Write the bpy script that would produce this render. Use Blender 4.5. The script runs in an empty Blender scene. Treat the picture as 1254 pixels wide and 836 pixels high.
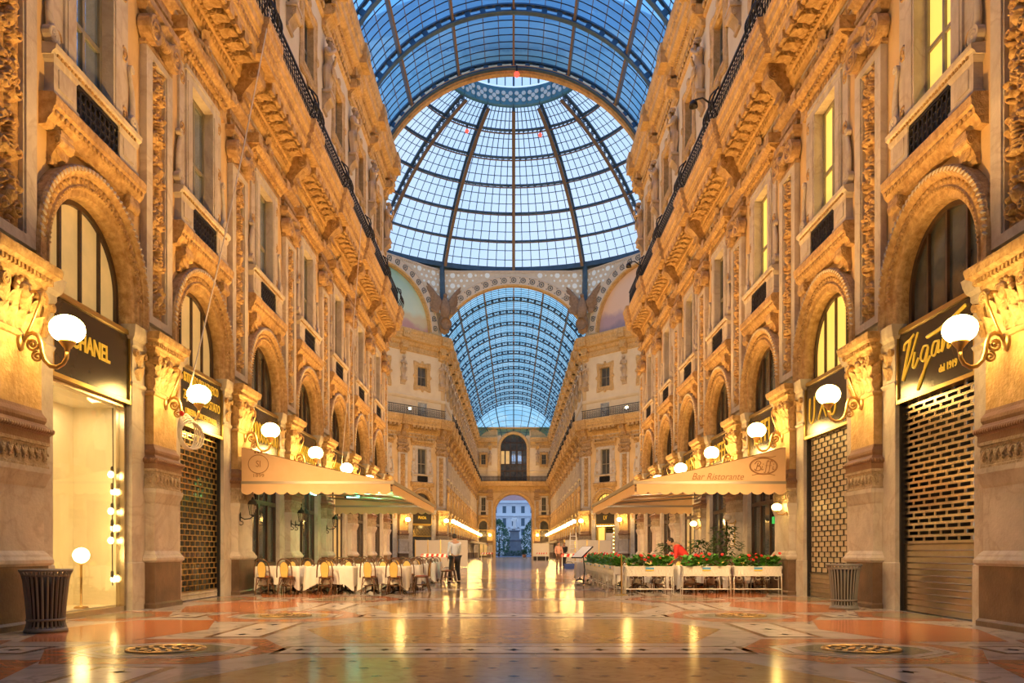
import bpy, math, random
import numpy as np
from mathutils import Matrix, Vector
PI = math.pi
rnd = random.Random(7)
SC = bpy.context.scene
COL = SC.collection

# ---------------------------------------------------------------- materials
MATS = {}
def mat(name, c1, c2=None, scale=2.0, rough=0.6, metal=0.0, bump=0.0, bscale=25.0, emit=None, estr=0.0,
        spec=0.5, vein=None, vscale=1.2, coat=0.0, stain=None, coord='Position'):
    m = bpy.data.materials.new(name); m.use_nodes = True
    nt = m.node_tree; N = nt.nodes; L = nt.links
    b = N['Principled BSDF']
    b.inputs['Roughness'].default_value = rough
    b.inputs['Metallic'].default_value = metal
    b.inputs['Specular IOR Level'].default_value = spec
    b.inputs['Coat Weight'].default_value = coat
    b.inputs['Base Color'].default_value = (*c1, 1)
    if coord == 'Position':
        src = N.new('ShaderNodeNewGeometry').outputs['Position']
    else:
        src = N.new('ShaderNodeTexCoord').outputs['Object']
    col = None
    if c2 is not None:
        n = N.new('ShaderNodeTexNoise'); n.inputs['Scale'].default_value = scale; n.inputs['Detail'].default_value = 5
        n.inputs['Roughness'].default_value = 0.62
        L.new(src, n.inputs['Vector'])
        r = N.new('ShaderNodeValToRGB'); r.color_ramp.elements[0].position = 0.32; r.color_ramp.elements[1].position = 0.68
        r.color_ramp.elements[0].color = (*c1, 1); r.color_ramp.elements[1].color = (*c2, 1)
        L.new(n.outputs['Fac'], r.inputs['Fac']); col = r.outputs['Color']
    if vein is not None:
        n = N.new('ShaderNodeTexNoise'); n.inputs['Scale'].default_value = vscale; n.inputs['Detail'].default_value = 8
        n.inputs['Distortion'].default_value = 1.6
        L.new(src, n.inputs['Vector'])
        r = N.new('ShaderNodeValToRGB'); e = r.color_ramp.elements
        e[0].position = 0.46; e[0].color = (0, 0, 0, 1); e[1].position = 0.5; e[1].color = (1, 1, 1, 1)
        x = e.new(0.54); x.color = (0, 0, 0, 1)
        L.new(n.outputs['Fac'], r.inputs['Fac'])
        mx = N.new('ShaderNodeMixRGB'); mx.inputs['Color2'].default_value = (*vein, 1)
        if col: L.new(col, mx.inputs['Color1'])
        else: mx.inputs['Color1'].default_value = (*c1, 1)
        ml = N.new('ShaderNodeMath'); ml.operation = 'MULTIPLY'; ml.inputs[1].default_value = 0.6
        L.new(r.outputs['Color'], ml.inputs[0]); L.new(ml.outputs[0], mx.inputs['Fac']); col = mx.outputs['Color']
    if stain is not None:
        n = N.new('ShaderNodeTexNoise'); n.inputs['Scale'].default_value = 0.9; n.inputs['Detail'].default_value = 7
        n.inputs['Roughness'].default_value = 0.7
        mp = N.new('ShaderNodeMapping'); mp.inputs['Scale'].default_value = (1.6, 1.6, 0.5)
        L.new(src, mp.inputs['Vector']); L.new(mp.outputs[0], n.inputs['Vector'])
        r = N.new('ShaderNodeValToRGB'); r.color_ramp.elements[0].position = 0.5; r.color_ramp.elements[1].position = 0.72
        L.new(n.outputs['Fac'], r.inputs['Fac'])
        mx = N.new('ShaderNodeMixRGB'); mx.inputs['Color2'].default_value = (*stain, 1)
        if col: L.new(col, mx.inputs['Color1'])
        else: mx.inputs['Color1'].default_value = (*c1, 1)
        ml = N.new('ShaderNodeMath'); ml.operation = 'MULTIPLY'; ml.inputs[1].default_value = 0.55
        L.new(r.outputs['Color'], ml.inputs[0]); L.new(ml.outputs[0], mx.inputs['Fac']); col = mx.outputs['Color']
    if col: L.new(col, b.inputs['Base Color'])
    if bump:
        n = N.new('ShaderNodeTexNoise'); n.inputs['Scale'].default_value = bscale; n.inputs['Detail'].default_value = 4
        L.new(src, n.inputs['Vector'])
        bp = N.new('ShaderNodeBump'); bp.inputs['Strength'].default_value = bump; bp.inputs['Distance'].default_value = 0.03
        L.new(n.outputs['Fac'], bp.inputs['Height']); L.new(bp.outputs[0], b.inputs['Normal'])
    if emit:
        b.inputs['Emission Color'].default_value = (*emit, 1); b.inputs['Emission Strength'].default_value = estr
    MATS[name] = m
    return m

def glass(name, tint, gloss=0.08, rough=0.05, frost=0.0, fcol=(1, 1, 1), noise=None):
    """thin sheet glass: tinted see-through + mirror sheen (+ a frosted share)"""
    m = bpy.data.materials.new(name); m.use_nodes = True
    nt = m.node_tree; N = nt.nodes; L = nt.links
    for n in list(N):
        if n.type != 'OUTPUT_MATERIAL': N.remove(n)
    out = [n for n in N if n.type == 'OUTPUT_MATERIAL'][0]
    t = N.new('ShaderNodeBsdfTransparent'); t.inputs['Color'].default_value = (*tint, 1)
    if noise:
        g = N.new('ShaderNodeNewGeometry'); n = N.new('ShaderNodeTexNoise'); n.inputs['Scale'].default_value = noise[1]
        n.inputs['Detail'].default_value = 6
        L.new(g.outputs['Position'], n.inputs['Vector'])
        r = N.new('ShaderNodeValToRGB'); r.color_ramp.elements[0].position = 0.38; r.color_ramp.elements[1].position = 0.66
        r.color_ramp.elements[0].color = (*tint, 1); r.color_ramp.elements[1].color = (*noise[0], 1)
        L.new(n.outputs['Fac'], r.inputs['Fac']); L.new(r.outputs['Color'], t.inputs['Color'])
    g = N.new('ShaderNodeBsdfGlossy'); g.inputs['Roughness'].default_value = rough
    mx = N.new('ShaderNodeMixShader'); mx.inputs['Fac'].default_value = gloss
    L.new(t.outputs[0], mx.inputs[1]); L.new(g.outputs[0], mx.inputs[2])
    last = mx
    if frost:
        tr = N.new('ShaderNodeBsdfTranslucent'); tr.inputs['Color'].default_value = (*fcol, 1)
        m2 = N.new('ShaderNodeMixShader'); m2.inputs['Fac'].default_value = frost
        L.new(last.outputs[0], m2.inputs[1]); L.new(tr.outputs[0], m2.inputs[2]); last = m2
    L.new(last.outputs[0], out.inputs['Surface'])
    MATS[name] = m
    return m

def emis(name, c, s):
    m = bpy.data.materials.new(name); m.use_nodes = True
    nt = m.node_tree; N = nt.nodes
    b = N['Principled BSDF']; b.inputs['Base Color'].default_value = (*c, 1)
    b.inputs['Emission Color'].default_value = (*c, 1); b.inputs['Emission Strength'].default_value = s
    MATS[name] = m
    return m

mat('stucco', (.64, .44, .21), (.74, .54, .29), 0.8, .8, bump=.15, bscale=30, stain=(.46, .29, .13))
mat('stone', (.50, .45, .39), (.66, .59, .50), 1.7, .65, bump=.3, bscale=18, stain=(.26, .19, .13), vein=(.44, .36, .29), vscale=.7)
mat('carved', (.38, .22, .08), (.69, .48, .23), 8, .6, bump=1.0, bscale=16, stain=(.16, .085, .035))
mat('capital_stone', (.31, .185, .08), (.58, .40, .22), 8, .6, bump=.8, bscale=16, stain=(.13, .07, .035))
mat('ochre', (.52, .325, .115), (.74, .51, .24), 6, .65, bump=.7, bscale=18, stain=(.26, .15, .06))
mat('upper', (.74, .60, .40), (.82, .69, .48), 1, .75, bump=.1)
mat('moulding', (.20, .105, .06), (.30, .17, .10), 3, .5, bump=.3, bscale=30)
mat('frieze', (.30, .23, .15), (.55, .43, .29), 9, .6, bump=.9, bscale=30)
mat('plinth', (.105, .066, .042), (.20, .125, .08), 2.2, .38, bump=.15, stain=(.05, .03, .02))
mat('iron', (.035, .033, .036), None, rough=.45, metal=.6)
mat('ironblue', (.055, .115, .19), (.08, .16, .25), 2, rough=.5, metal=.3)
mat('ribbrown', (.22, .16, .11), None, rough=.5, metal=.3)
mat('barbrown', (.16, .13, .10), None, rough=.5)
mat('goldtrim', (.62, .42, .13), None, rough=.3, metal=.9)
mat('brass', (.52, .33, .12), (.62, .42, .17), 8, rough=.32, metal=.85)
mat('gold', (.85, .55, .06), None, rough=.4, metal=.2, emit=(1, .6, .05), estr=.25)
mat('signblack', (.035, .026, .02), (.05, .036, .026), 1.5, rough=.22)
mat('darkwood', (.05, .03, .02), (.09, .05, .03), 4, rough=.35)
mat('frame_green', (.22, .20, .14), (.28, .25, .18), 4, rough=.5)
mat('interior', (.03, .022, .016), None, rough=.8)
mat('win_dark', (.035, .04, .045), (.10, .11, .11), 1.2, rough=.06, spec=.8)
mat('win_warm', (.40, .30, .16), (.62, .46, .22), .9, rough=.1, emit=(1, .62, .2), estr=.35)
mat('win_lit', (.8, .6, .2), (.7, .5, .2), .6, rough=.1, emit=(1, .66, .12), estr=.9)
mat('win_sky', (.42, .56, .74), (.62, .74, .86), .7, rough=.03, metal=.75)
mat('steel', (.50, .42, .31), (.60, .50, .38), 5, rough=.25, metal=.95)
mat('steel_dull', (.42, .35, .25), (.5, .42, .31), 5, rough=.4, metal=.8)
mat('shutter_tan', (.58, .49, .36), (.66, .56, .42), 3, rough=.45)
mat('bin', (.24, .235, .23), None, rough=.5, metal=.2)
mat('awning', (.72, .46, .24), (.76, .50, .27), 3, rough=.8)
mat('awning_trim', (.30, .25, .20), None, rough=.4, metal=.5)
mat('awning_print', (.34, .15, .06), None, rough=.8)
mat('cloth', (.82, .76, .68), (.86, .81, .74), 4, rough=.85)
mat('wood_chair', (.10, .045, .02), (.15, .07, .03), 8, rough=.3)
mat('cane', (.80, .50, .13), (.86, .58, .18), 30, rough=.6)
mat('seat_red', (.36, .12, .05), None, rough=.6)
mat('white_paint', (.82, .79, .74), None, rough=.4)
mat('leaf', (.045, .17, .02), (.10, .32, .035), 12, rough=.45)
mat('leaf_dark', (.02, .06, .012), (.04, .11, .02), 9, rough=.5)
mat('tree_leaf', (.02, .085, .05), (.045, .15, .07), .8, rough=.7)
mat('bark', (.09, .06, .04), None, rough=.9)
mat('red', (.72, .025, .02), None, rough=.5)
mat('blue', (.02, .06, .3), None, rough=.5)
mat('lightblue', (.10, .35, .7), None, rough=.5)
mat('yellow', (.85, .62, .08), None, rough=.5)
mat('orange', (.85, .2, .04), None, rough=.5)
mat('white', (.8, .8, .78), None, rough=.6)
mat('board_white', (.74, .66, .56), (.8, .73, .63), 1, rough=.6)
mat('rope', (.78, .72, .62), None, rough=.8)
mat('skin', (.55, .30, .19), None, rough=.5)
mat('hair', (.03, .02, .015), None, rough=.6)
mat('shirt_white', (.72, .76, .85), None, rough=.8)
mat('shirt_pink', (.70, .36, .27), None, rough=.8)
mat('cloth_dark', (.03, .028, .03), None, rough=.8)
mat('trouser_brown', (.16, .08, .05), None, rough=.8)
mat('shirt_red', (.70, .04, .03), None, rough=.8)
mat('cream_panel', (.80, .70, .48), (.84, .75, .55), .7, rough=.25, emit=(1, .72, .30), estr=.08)
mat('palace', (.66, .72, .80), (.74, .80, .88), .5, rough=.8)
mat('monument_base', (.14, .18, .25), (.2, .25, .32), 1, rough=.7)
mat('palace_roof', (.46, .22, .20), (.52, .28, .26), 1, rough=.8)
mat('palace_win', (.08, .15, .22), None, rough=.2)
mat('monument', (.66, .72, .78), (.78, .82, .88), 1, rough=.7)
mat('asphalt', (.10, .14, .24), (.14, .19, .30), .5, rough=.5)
mat('terracotta', (.42, .17, .08), None, rough=.8)
mat('pot_dark', (.06, .045, .035), None, rough=.6)
mat('eagle', (.22, .145, .09), (.34, .23, .15), 4, rough=.7, bump=.4, bscale=15)
mat('rosette_pale', (.62, .56, .48), (.70, .63, .54), 3, rough=.7)
mat('rosette_dark', (.17, .19, .20), None, rough=.7)
mat('infill', (.62, .57, .47), (.70, .65, .55), 3, rough=.7)
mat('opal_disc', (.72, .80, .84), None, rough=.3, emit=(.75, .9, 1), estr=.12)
mat('dome_ring', (.05, .20, .33), (.07, .26, .40), 2, rough=.5)
mat('ring_pale', (.62, .74, .80), None, rough=.5)
mat('telamon', (.50, .37, .24), (.62, .48, .33), 3, rough=.65, bump=.2, stain=(.3, .2, .12))
glass('vault_glass', (.22, .54, .86), gloss=.03, rough=.12, frost=.45, fcol=(.34, .68, 1.0), noise=((.55, .80, .98), .35))
glass('far_glass', (.36, .66, .82), gloss=.04, rough=.15, noise=((.54, .80, .92), .3))
glass('dome_glass', (.86, .91, 1.0), gloss=.02, rough=.2, frost=.10, fcol=(.95, .98, 1))
glass('shop_glass', (.97, .95, .90), gloss=.10, rough=.02)
emis('globe', (1.0, .62, .18), 56)
emis('bulb', (1.0, .74, .30), 22)
emis('sconce', (1.0, .62, .16), 30)
emis('flood', (1.0, .78, .42), 60)
emis('green_tube', (.30, 1.0, .72), 9)
emis('green_sign', (.03, .6, .12), .5)
emis('redlamp', (1, .05, .03), 3)
emis('shopwall', (1.0, .78, .38), 2.6)

# ---------------------------------------------------------------- mesh builder
class MB:
    def __init__(s): s.v = []; s.f = []; s.m = []; s.s = []; s.slots = []
    def slot(s, name):
        if name not in s.slots: s.slots.append(name)
        return s.slots.index(name)
    def add(s, vs, fs, m=None, smooth=False):
        o = len(s.v); k = s.slot(m) if m else 0
        s.v.extend([tuple(x) for x in vs])
        for f in fs: s.f.append(tuple(i + o for i in f)); s.m.append(k); s.s.append(smooth)
    def join(s, o, M=None):
        off = len(s.v); mp = [s.slot(n) for n in o.slots] or [0]
        if M is None: s.v.extend(o.v)
        else: s.v.extend([tuple(M @ Vector(p)) for p in o.v])
        for f, m, sm in zip(o.f, o.m, o.s):
            s.f.append(tuple(i + off for i in f)); s.m.append(mp[m] if m < len(mp) else 0); s.s.append(sm)
        return s
    def moved(s, M):
        r = MB(); return r.join(s, M)
    def box(s, x0, x1, y0, y1, z0, z1, m=None):
        v = [(x0, y0, z0), (x1, y0, z0), (x1, y1, z0), (x0, y1, z0), (x0, y0, z1), (x1, y0, z1), (x1, y1, z1), (x0, y1, z1)]
        s.add(v, [(0, 3, 2, 1), (4, 5, 6, 7), (0, 1, 5, 4), (1, 2, 6, 5), (2, 3, 7, 6), (3, 0, 4, 7)], m); return s
    def loft(s, cx, hw, d, rings, m=None, yb=.05, caps=True):
        """rectangular stack with mouldings; rings = (projection, z)"""
        v = []
        for p, z in rings:
            v += [(cx - hw - p, yb, z), (cx - hw - p, -d - p, z), (cx + hw + p, -d - p, z), (cx + hw + p, yb, z)]
        f = []
        for i in range(len(rings) - 1):
            a = i * 4
            for k in range(3): f.append((a + k, a + k + 1, a + k + 5, a + k + 4))
            f.append((a + 3, a, a + 4, a + 7))
        if caps: f += [(3, 2, 1, 0), tuple(len(v) - 4 + k for k in range(4))]
        s.add(v, f, m); return s
    def extr(s, poly, axis, a0, a1, m=None, smooth=False):
        """closed 2D polygon pulled along an axis; axis x: poly=(y,z), y: (x,z), z: (x,y)"""
        n = len(poly)
        def P(p, a): return (a, p[0], p[1]) if axis == 'x' else (p[0], a, p[1]) if axis == 'y' else (p[0], p[1], a)
        v = [P(p, a0) for p in poly] + [P(p, a1) for p in poly]
        s.add(v, [(i, (i + 1) % n, n + (i + 1) % n, n + i) for i in range(n)], m, smooth)
        s.add(v, [tuple(range(n)), tuple(range(2 * n - 1, n - 1, -1))], m); return s
    def lathe(s, prof, n=16, c=(0, 0, 0), m=None, smooth=True, sy=1.0, a0=0, a1=2 * PI):
        full = abs(a1 - a0 - 2 * PI) < 1e-6; k = n if full else n + 1
        v = []
        for r, z in prof:
            for i in range(k):
                a = a0 + (a1 - a0) * i / n
                v.append((c[0] + r * math.cos(a), c[1] + r * sy * math.sin(a), c[2] + z))
        f = []
        for j in range(len(prof) - 1):
            for i in range(n):
                i2 = (i + 1) % k
                f.append((j * k + i, j * k + i2, (j + 1) * k + i2, (j + 1) * k + i))
        s.add(v, f, m, smooth); return s
    def ell(s, c, r, nu=10, nv=6, m=None, R=None, smooth=True):
        v = []; f = []
        for j in range(nv + 1):
            t = PI * j / nv
            for i in range(nu):
                a = 2 * PI * i / nu
                p = Vector((r[0] * math.sin(t) * math.cos(a), r[1] * math.sin(t) * math.sin(a), r[2] * math.cos(t)))
                if R is not None: p = R @ p
                v.append((c[0] + p.x, c[1] + p.y, c[2] + p.z))
        for j in range(nv):
            for i in range(nu):
                f.append((j * nu + i, (j + 1) * nu + i, (j + 1) * nu + (i + 1) % nu, j * nu + (i + 1) % nu))
        s.add(v, f, m, smooth); return s
    def tube(s, pts, r, n=6, m=None, closed=False, smooth=True):
        P = [Vector(p) for p in pts]; k = len(P)
        R = r if isinstance(r, (list, tuple)) else [r] * k
        v = []; prev = None
        for i, p in enumerate(P):
            if closed: t = P[(i + 1) % k] - P[i - 1]
            else: t = P[min(i + 1, k - 1)] - P[max(i - 1, 0)]
            t = t.normalized() if t.length > 1e-9 else Vector((0, 0, 1))
            if prev is None:
                u = t.cross(Vector((0, 0, 1)))
                if u.length < .05: u = t.cross(Vector((1, 0, 0)))
            else: u = prev - t * prev.dot(t)
            if u.length < 1e-6: u = t.orthogonal()
            u = u.normalized(); prev = u; w = t.cross(u)
            for j in range(n):
                a = 2 * PI * j / n
                v.append(p + (u * math.cos(a) + w * math.sin(a)) * R[i])
        f = []
        for i in range(k if closed else k - 1):
            i2 = (i + 1) % k
            for j in range(n):
                f.append((i * n + j, i * n + (j + 1) % n, i2 * n + (j + 1) % n, i2 * n + j))
        if not closed: f += [tuple(range(n - 1, -1, -1)), tuple(range((k - 1) * n, k * n))]
        s.add(v, f, m, smooth); return s
    def arc(s, prof, zc, zs=None, n=24, m=None, a0=0, a1=PI, cx=0, smooth=False, closed=False):
        """profile of (radius, y) carried round an arch in the xz plane, with legs down to zs"""
        st = []
        if zs is not None: st.append((math.cos(a0), math.sin(a0), zs - zc - 0))
        for i in range(n + 1):
            a = a0 + (a1 - a0) * i / n; st.append((math.cos(a), math.sin(a), 0))
        if zs is not None: st.append((math.cos(a1), math.sin(a1), zs - zc))
        k = len(prof); v = []
        for c, t, dz in st:
            for r, y in prof: v.append((cx + r * c, y, zc + r * t + dz))
        f = []
        for i in range(len(st) - 1):
            for j in range(k if closed else k - 1):
                j2 = (j + 1) % k
                f.append((i * k + j, i * k + j2, (i + 1) * k + j2, (i + 1) * k + j))
        s.add(v, f, m, smooth); return s
    def bar(s, p, q, w, m=None, n=4):
        return s.tube([p, q], w, n, m, smooth=False)
    def mesh(s, name, m=None):
        me = bpy.data.meshes.new(name)
        me.from_pydata(s.v, [], s.f)
        sl = s.slots or [m]
        for n in sl: me.materials.append(MATS[n])
        me.polygons.foreach_set('material_index', s.m)
        me.polygons.foreach_set('use_smooth', s.s)
        me.update()
        return me

# ---------------------------------------------------------------- scene helpers
def link(name, me, parent=None, M=None):
    o = bpy.data.objects.new(name, me); COL.objects.link(o)
    if parent is not None: o.parent = parent
    if M is not None: o.matrix_basis = M
    return o
def tag(o, label=None, cat=None, group=None, kind=None):
    if label: o['label'] = label
    if cat: o['category'] = cat
    if group: o['group'] = group
    if kind: o['kind'] = kind
    return o
def struct(name, mb, m=None, parent=None, M=None, label=None, cat=None):
    o = link(name, mb.mesh(name, m) if isinstance(mb, MB) else mb, parent, M)
    if parent is None:
        o['kind'] = 'structure'
        if label: o['label'] = label
        if cat: o['category'] = cat
    return o
class Kit:
    """a kind of thing: its parts as shared meshes; place() makes one more of it"""
    def __init__(s, name, cat, parts, group):
        s.name = name; s.cat = cat; s.group = group; s.parts = []
        for p in parts:                      # (name, MB, material, [sub-parts], label)
            s.parts.append(s._mk(p))
    def _mk(s, p):
        nm, mb, mt = p[0], p[1], p[2]
        subs = p[3] if len(p) > 3 and p[3] else []
        lab = p[4] if len(p) > 4 else None
        return (nm, mb if isinstance(mb, bpy.types.Mesh) else mb.mesh(nm, mt), [s._mk(q) for q in subs], lab)
    def place(s, M, label, group=None, skip=(), swap=None):
        e = bpy.data.objects.new(s.name, None); COL.objects.link(e); e.matrix_basis = M
        e.empty_display_size = .1
        tag(e, label, s.cat, s.group if group is None else group)
        for nm, me, subs, lab in s.parts:
            if nm in skip: continue
            o = link(nm, me, e)
            if swap and nm in swap: 
                o.material_slots[0].link = 'OBJECT'; o.material_slots[0].material = MATS[swap[nm]]
            if lab: o['label'] = lab
            for n2, m2, _, l2 in subs:
                q = link(n2, m2, o)
                if l2: q['label'] = l2
        return e
def one(name, mb, m, label, cat, group=None, M=None):
    o = link(name, mb.mesh(name, m) if isinstance(mb, MB) else mb, None, M)
    return tag(o, label, cat, group)
def thing(name, parts, label, cat, M=None, group=''):
    return Kit(name, cat, parts, group or None).place(M or Matrix(), label)
def TR(x, y, z, rz=0, sc=1): return Matrix.Translation((x, y, z)) @ Matrix.Rotation(rz, 4, 'Z') @ Matrix.Scale(sc, 4)
def text_mesh(s, size, ex=.01, shear=0, align='CENTER', sx=1.0, m='gold', bold=0):
    c = bpy.data.curves.new('lettering', 'FONT'); c.body = s; c.size = size; c.extrude = ex; c.shear = shear
    c.align_x = align; c.align_y = 'CENTER'; c.resolution_u = 3; c.offset = bold
    o = bpy.data.objects.new('lettering', c); COL.objects.link(o)
    bpy.context.view_layer.update()
    me = bpy.data.meshes.new_from_object(o.evaluated_get(bpy.context.evaluated_depsgraph_get()))
    bpy.data.objects.remove(o)
    for v in me.vertices: v.co.x *= sx
    me.transform(Matrix.Rotation(PI / 2, 4, 'X'))     # stands in xz, reads from -y
    me.materials.clear(); me.materials.append(MATS[m])
    return me
def mesh_to_mb(me, mname, M=None):
    r = MB(); r.slot(mname)
    vs = [(M @ v.co if M else v.co) for v in me.vertices]
    r.add(vs, [tuple(p.vertices) for p in me.polygons], mname)
    return r
def skin_mb(joints, edges, mname, sub=1, root=0):
    """one continuous body: joints {name: (x,y,z,r)} grown with a skin"""
    names = list(joints); ix = {n: i for i, n in enumerate(names)}
    me = bpy.data.meshes.new('body'); me.from_pydata([joints[n][:3] for n in names], [(ix[a], ix[b]) for a, b in edges], [])
    o = bpy.data.objects.new('body', me); COL.objects.link(o)
    o.modifiers.new('s', 'SKIN'); 
    for i, n in enumerate(names):
        r = joints[n][3]; d = me.skin_vertices[0].data[i]
        d.radius = (r, r) if not isinstance(r, tuple) else r
        d.use_root = (i == root)
    sb = o.modifiers.new('u', 'SUBSURF'); sb.levels = sub
    bpy.context.view_layer.update()
    em = bpy.data.meshes.new_from_object(o.evaluated_get(bpy.context.evaluated_depsgraph_get()))
    bpy.data.objects.remove(o)
    r = MB(); r.add([v.co for v in em.vertices], [tuple(p.vertices) for p in em.polygons], mname, True)
    return r
ORD = ['first', 'second', 'third', 'fourth', 'fifth', 'sixth', 'seventh', 'eighth', 'ninth', 'tenth', 'eleventh', 'twelfth',
       'thirteenth', 'fourteenth', 'fifteenth', 'sixteenth']
# ---------------------------------------------------------------- the place: sizes (metres)
F = 940.0; HZ = 675.0; CX = 629.0; CAMH = 1.15
B = 4.726                      # one bay of the arcade
XW = 7.53                      # wall face, each side of the nave
P0 = 11.3                      # first pier in view
NB = 7
YC = 64.1; AP = 19.0           # middle and half-width of the octagon
YA = YC - AP; YB = YC + AP     # 44.9, 82.9
YE = 154.0                     # far end wall
NF = 15
BF = (YE - YB) / NF

def spiral(cx, cz, r, turns, a0, sgn, n=26, rend=.12):
    out = []
    for i in range(n):
        t = i / (n - 1); rr = r * (1 - (1 - rend) * t); a = a0 + sgn * turns * 2 * PI * t
        out.append((cx + rr * math.cos(a), cz + rr * math.sin(a)))
    return out

def relief(w, h, mname, nx=40, nz=300, depth=.10, seed=3):
    """deeply carved candelabra ornament as a real relief"""
    R = random.Random(seed)
    xs = np.linspace(-w / 2, w / 2, nx); zs = np.linspace(0, h, nz)
    X, Z = np.meshgrid(xs, zs); H = np.zeros_like(X)
    def blob(x, z, rx, rz, hh, ang=0):
        nonlocal H
        dx = X - x; dz = Z - z; c = math.cos(ang); s = math.sin(ang)
        a = (dx * c + dz * s) / rx; b = (-dx * s + dz * c) / rz
        H = np.maximum(H, hh * np.sqrt(np.clip(1 - a * a - b * b, 0, 1)))
    mz = w * 1.5; n = max(1, int(round(h / mz))); mz = h / n
    for k in range(n):
        z0 = k * mz; kind = (k + seed) % 3
        for sg in (-1, 1):
            pts = spiral(sg * w * .25, z0 + mz * .30, w * .19, 1.3, PI / 2 + (PI if sg < 0 else 0), sg)
            for i, (x, z) in enumerate(pts): blob(x, z, w * .055, w * .055, .65 + .3 * i / len(pts))
            pts = spiral(sg * w * .22, z0 + mz * .78, w * .15, 1.2, -PI / 2, -sg)
            for i, (x, z) in enumerate(pts): blob(x, z, w * .05, w * .05, .6)
            for q in range(5):
                a = R.uniform(.3, 1.2)
                blob(sg * w * R.uniform(.12, .40), z0 + mz * R.uniform(0, 1), w * .05, w * .13, R.uniform(.4, .8), sg * a)
        if kind == 0:
            blob(0, z0 + mz * .52, w * .17, w * .26, 1); blob(0, z0 + mz * .76, w * .11, w * .12, .95)
            for sg in (-1, 1): blob(sg * w * .08, z0 + mz * .56, w * .05, w * .05, 1.15)
        elif kind == 1:
            for i in range(7): blob(0, z0 + mz * (.25 + .08 * i), w * (.20 - .02 * i), w * .06, .95)
        else:
            for i in range(8):
                a = 2 * PI * i / 8; blob(w * .13 * math.cos(a), z0 + mz * .5 + w * .13 * math.sin(a), w * .07, w * .07, .85)
            blob(0, z0 + mz * .5, w * .08, w * .08, 1.1)
        for i in range(8): blob(0, z0 + mz * i / 8, w * .04, w * .09, .6)
    H = H * depth
    v = [(float(X[j, i]), -float(H[j, i]), float(Z[j, i])) for j in range(nz) for i in range(nx)]
    f = [(j * nx + i, j * nx + i + 1, (j + 1) * nx + i + 1, (j + 1) * nx + i) for j in range(nz - 1) for i in range(nx - 1)]
    mb = MB(); mb.add(v, f, mname, True); return mb

def volute(mb, c, r, axis, w, m):
    """scroll end: a drum along an axis with a spiral raised on both faces"""
    n = 18
    for sg in (-1, 1):
        pts = spiral(0, 0, r * .92, 2.0, PI / 2, 1, 30, .1)
        if axis == 'y': P = [(c[0] + a * (1 if sg < 0 else 1), c[1] + sg * w / 2, c[2] + b) for a, b in pts]
        else: P = [(c[0] + sg * w / 2, c[1] + a, c[2] + b) for a, b in pts]
        mb.tube(P, [r * (.13 - .07 * i / 30) for i in range(30)], 5, m)
        mb.ell((c[0], c[1] + sg * w / 2, c[2]) if axis == 'y' else (c[0] + sg * w / 2, c[1], c[2]), (r * .2,) * 3, 8, 5, m)
    poly = [(r * math.cos(2 * PI * i / n), r * math.sin(2 * PI * i / n)) for i in range(n)]
    if axis == 'y': mb.extr([(c[0] + a, c[2] + b) for a, b in poly], 'y', c[1] - w / 2, c[1] + w / 2, m)
    else: mb.extr([(c[1] + a, c[2] + b) for a, b in poly], 'x', c[0] - w / 2, c[0] + w / 2, m)

def leaf(mb, base, up, out, side, ln, wd, m, curl=.5):
    b = Vector(base); u = Vector(up).normalized(); o = Vector(out).normalized(); s = Vector(side).normalized()
    v = []; n = 5
    for j in range(n + 1):
        t = j / n; ww = wd * (.55 + .6 * math.sin(PI * min(1, t * 1.05)) ** .8) * (1 if t < .95 else .35)
        c = b + u * (ln * (t - .25 * curl * t ** 3)) + o * (ln * curl * t ** 2.5 * .6)
        for k in (-1, -.5, 0, .5, 1):
            v.append(c + s * (k * ww / 2) + o * (.16 * wd * (1 - abs(k) * 1.2)) )
    f = [(j * 5 + k, j * 5 + k + 1, j * 5 + k + 6, j * 5 + k + 5) for j in range(n) for k in range(4)]
    mb.add(v, f, m, True)

def console(mb, x, w, y0, y1, z0, z1, m):
    """S-shaped bracket: back at y0, nose at y1, from z1 down to z0"""
    h = z1 - z0; d = y1 - y0
    p = [(y0, z1), (y1, z1), (y1 * 1.0, z1 - .12 * h)]
    for i in range(9):
        t = i / 8; p.append((y1 + d * (-.02 - .62 * (t ** .8)) + d * .10 * math.sin(t * PI * 2), z1 - h * (.15 + .75 * t)))
    p.append((y0, z0))
    mb.extr(p, 'x', x - w / 2, x + w / 2, m)
    volute(mb, (x, y1 - d * .22, z1 - .26 * h), abs(d) * .26, 'x', w * 1.14, m)
    volute(mb, (x, y0 + d * .25, z0 + .16 * h), abs(d) * .17, 'x', w * 1.1, m)

def dentils(mb, x0, x1, y, z0, z1, n, m, d=.06):
    st = (x1 - x0) / n
    for i in range(n):
        mb.box(x0 + st * i, x0 + st * (i + .58), y - d, y, z0, z1, m)

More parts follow.
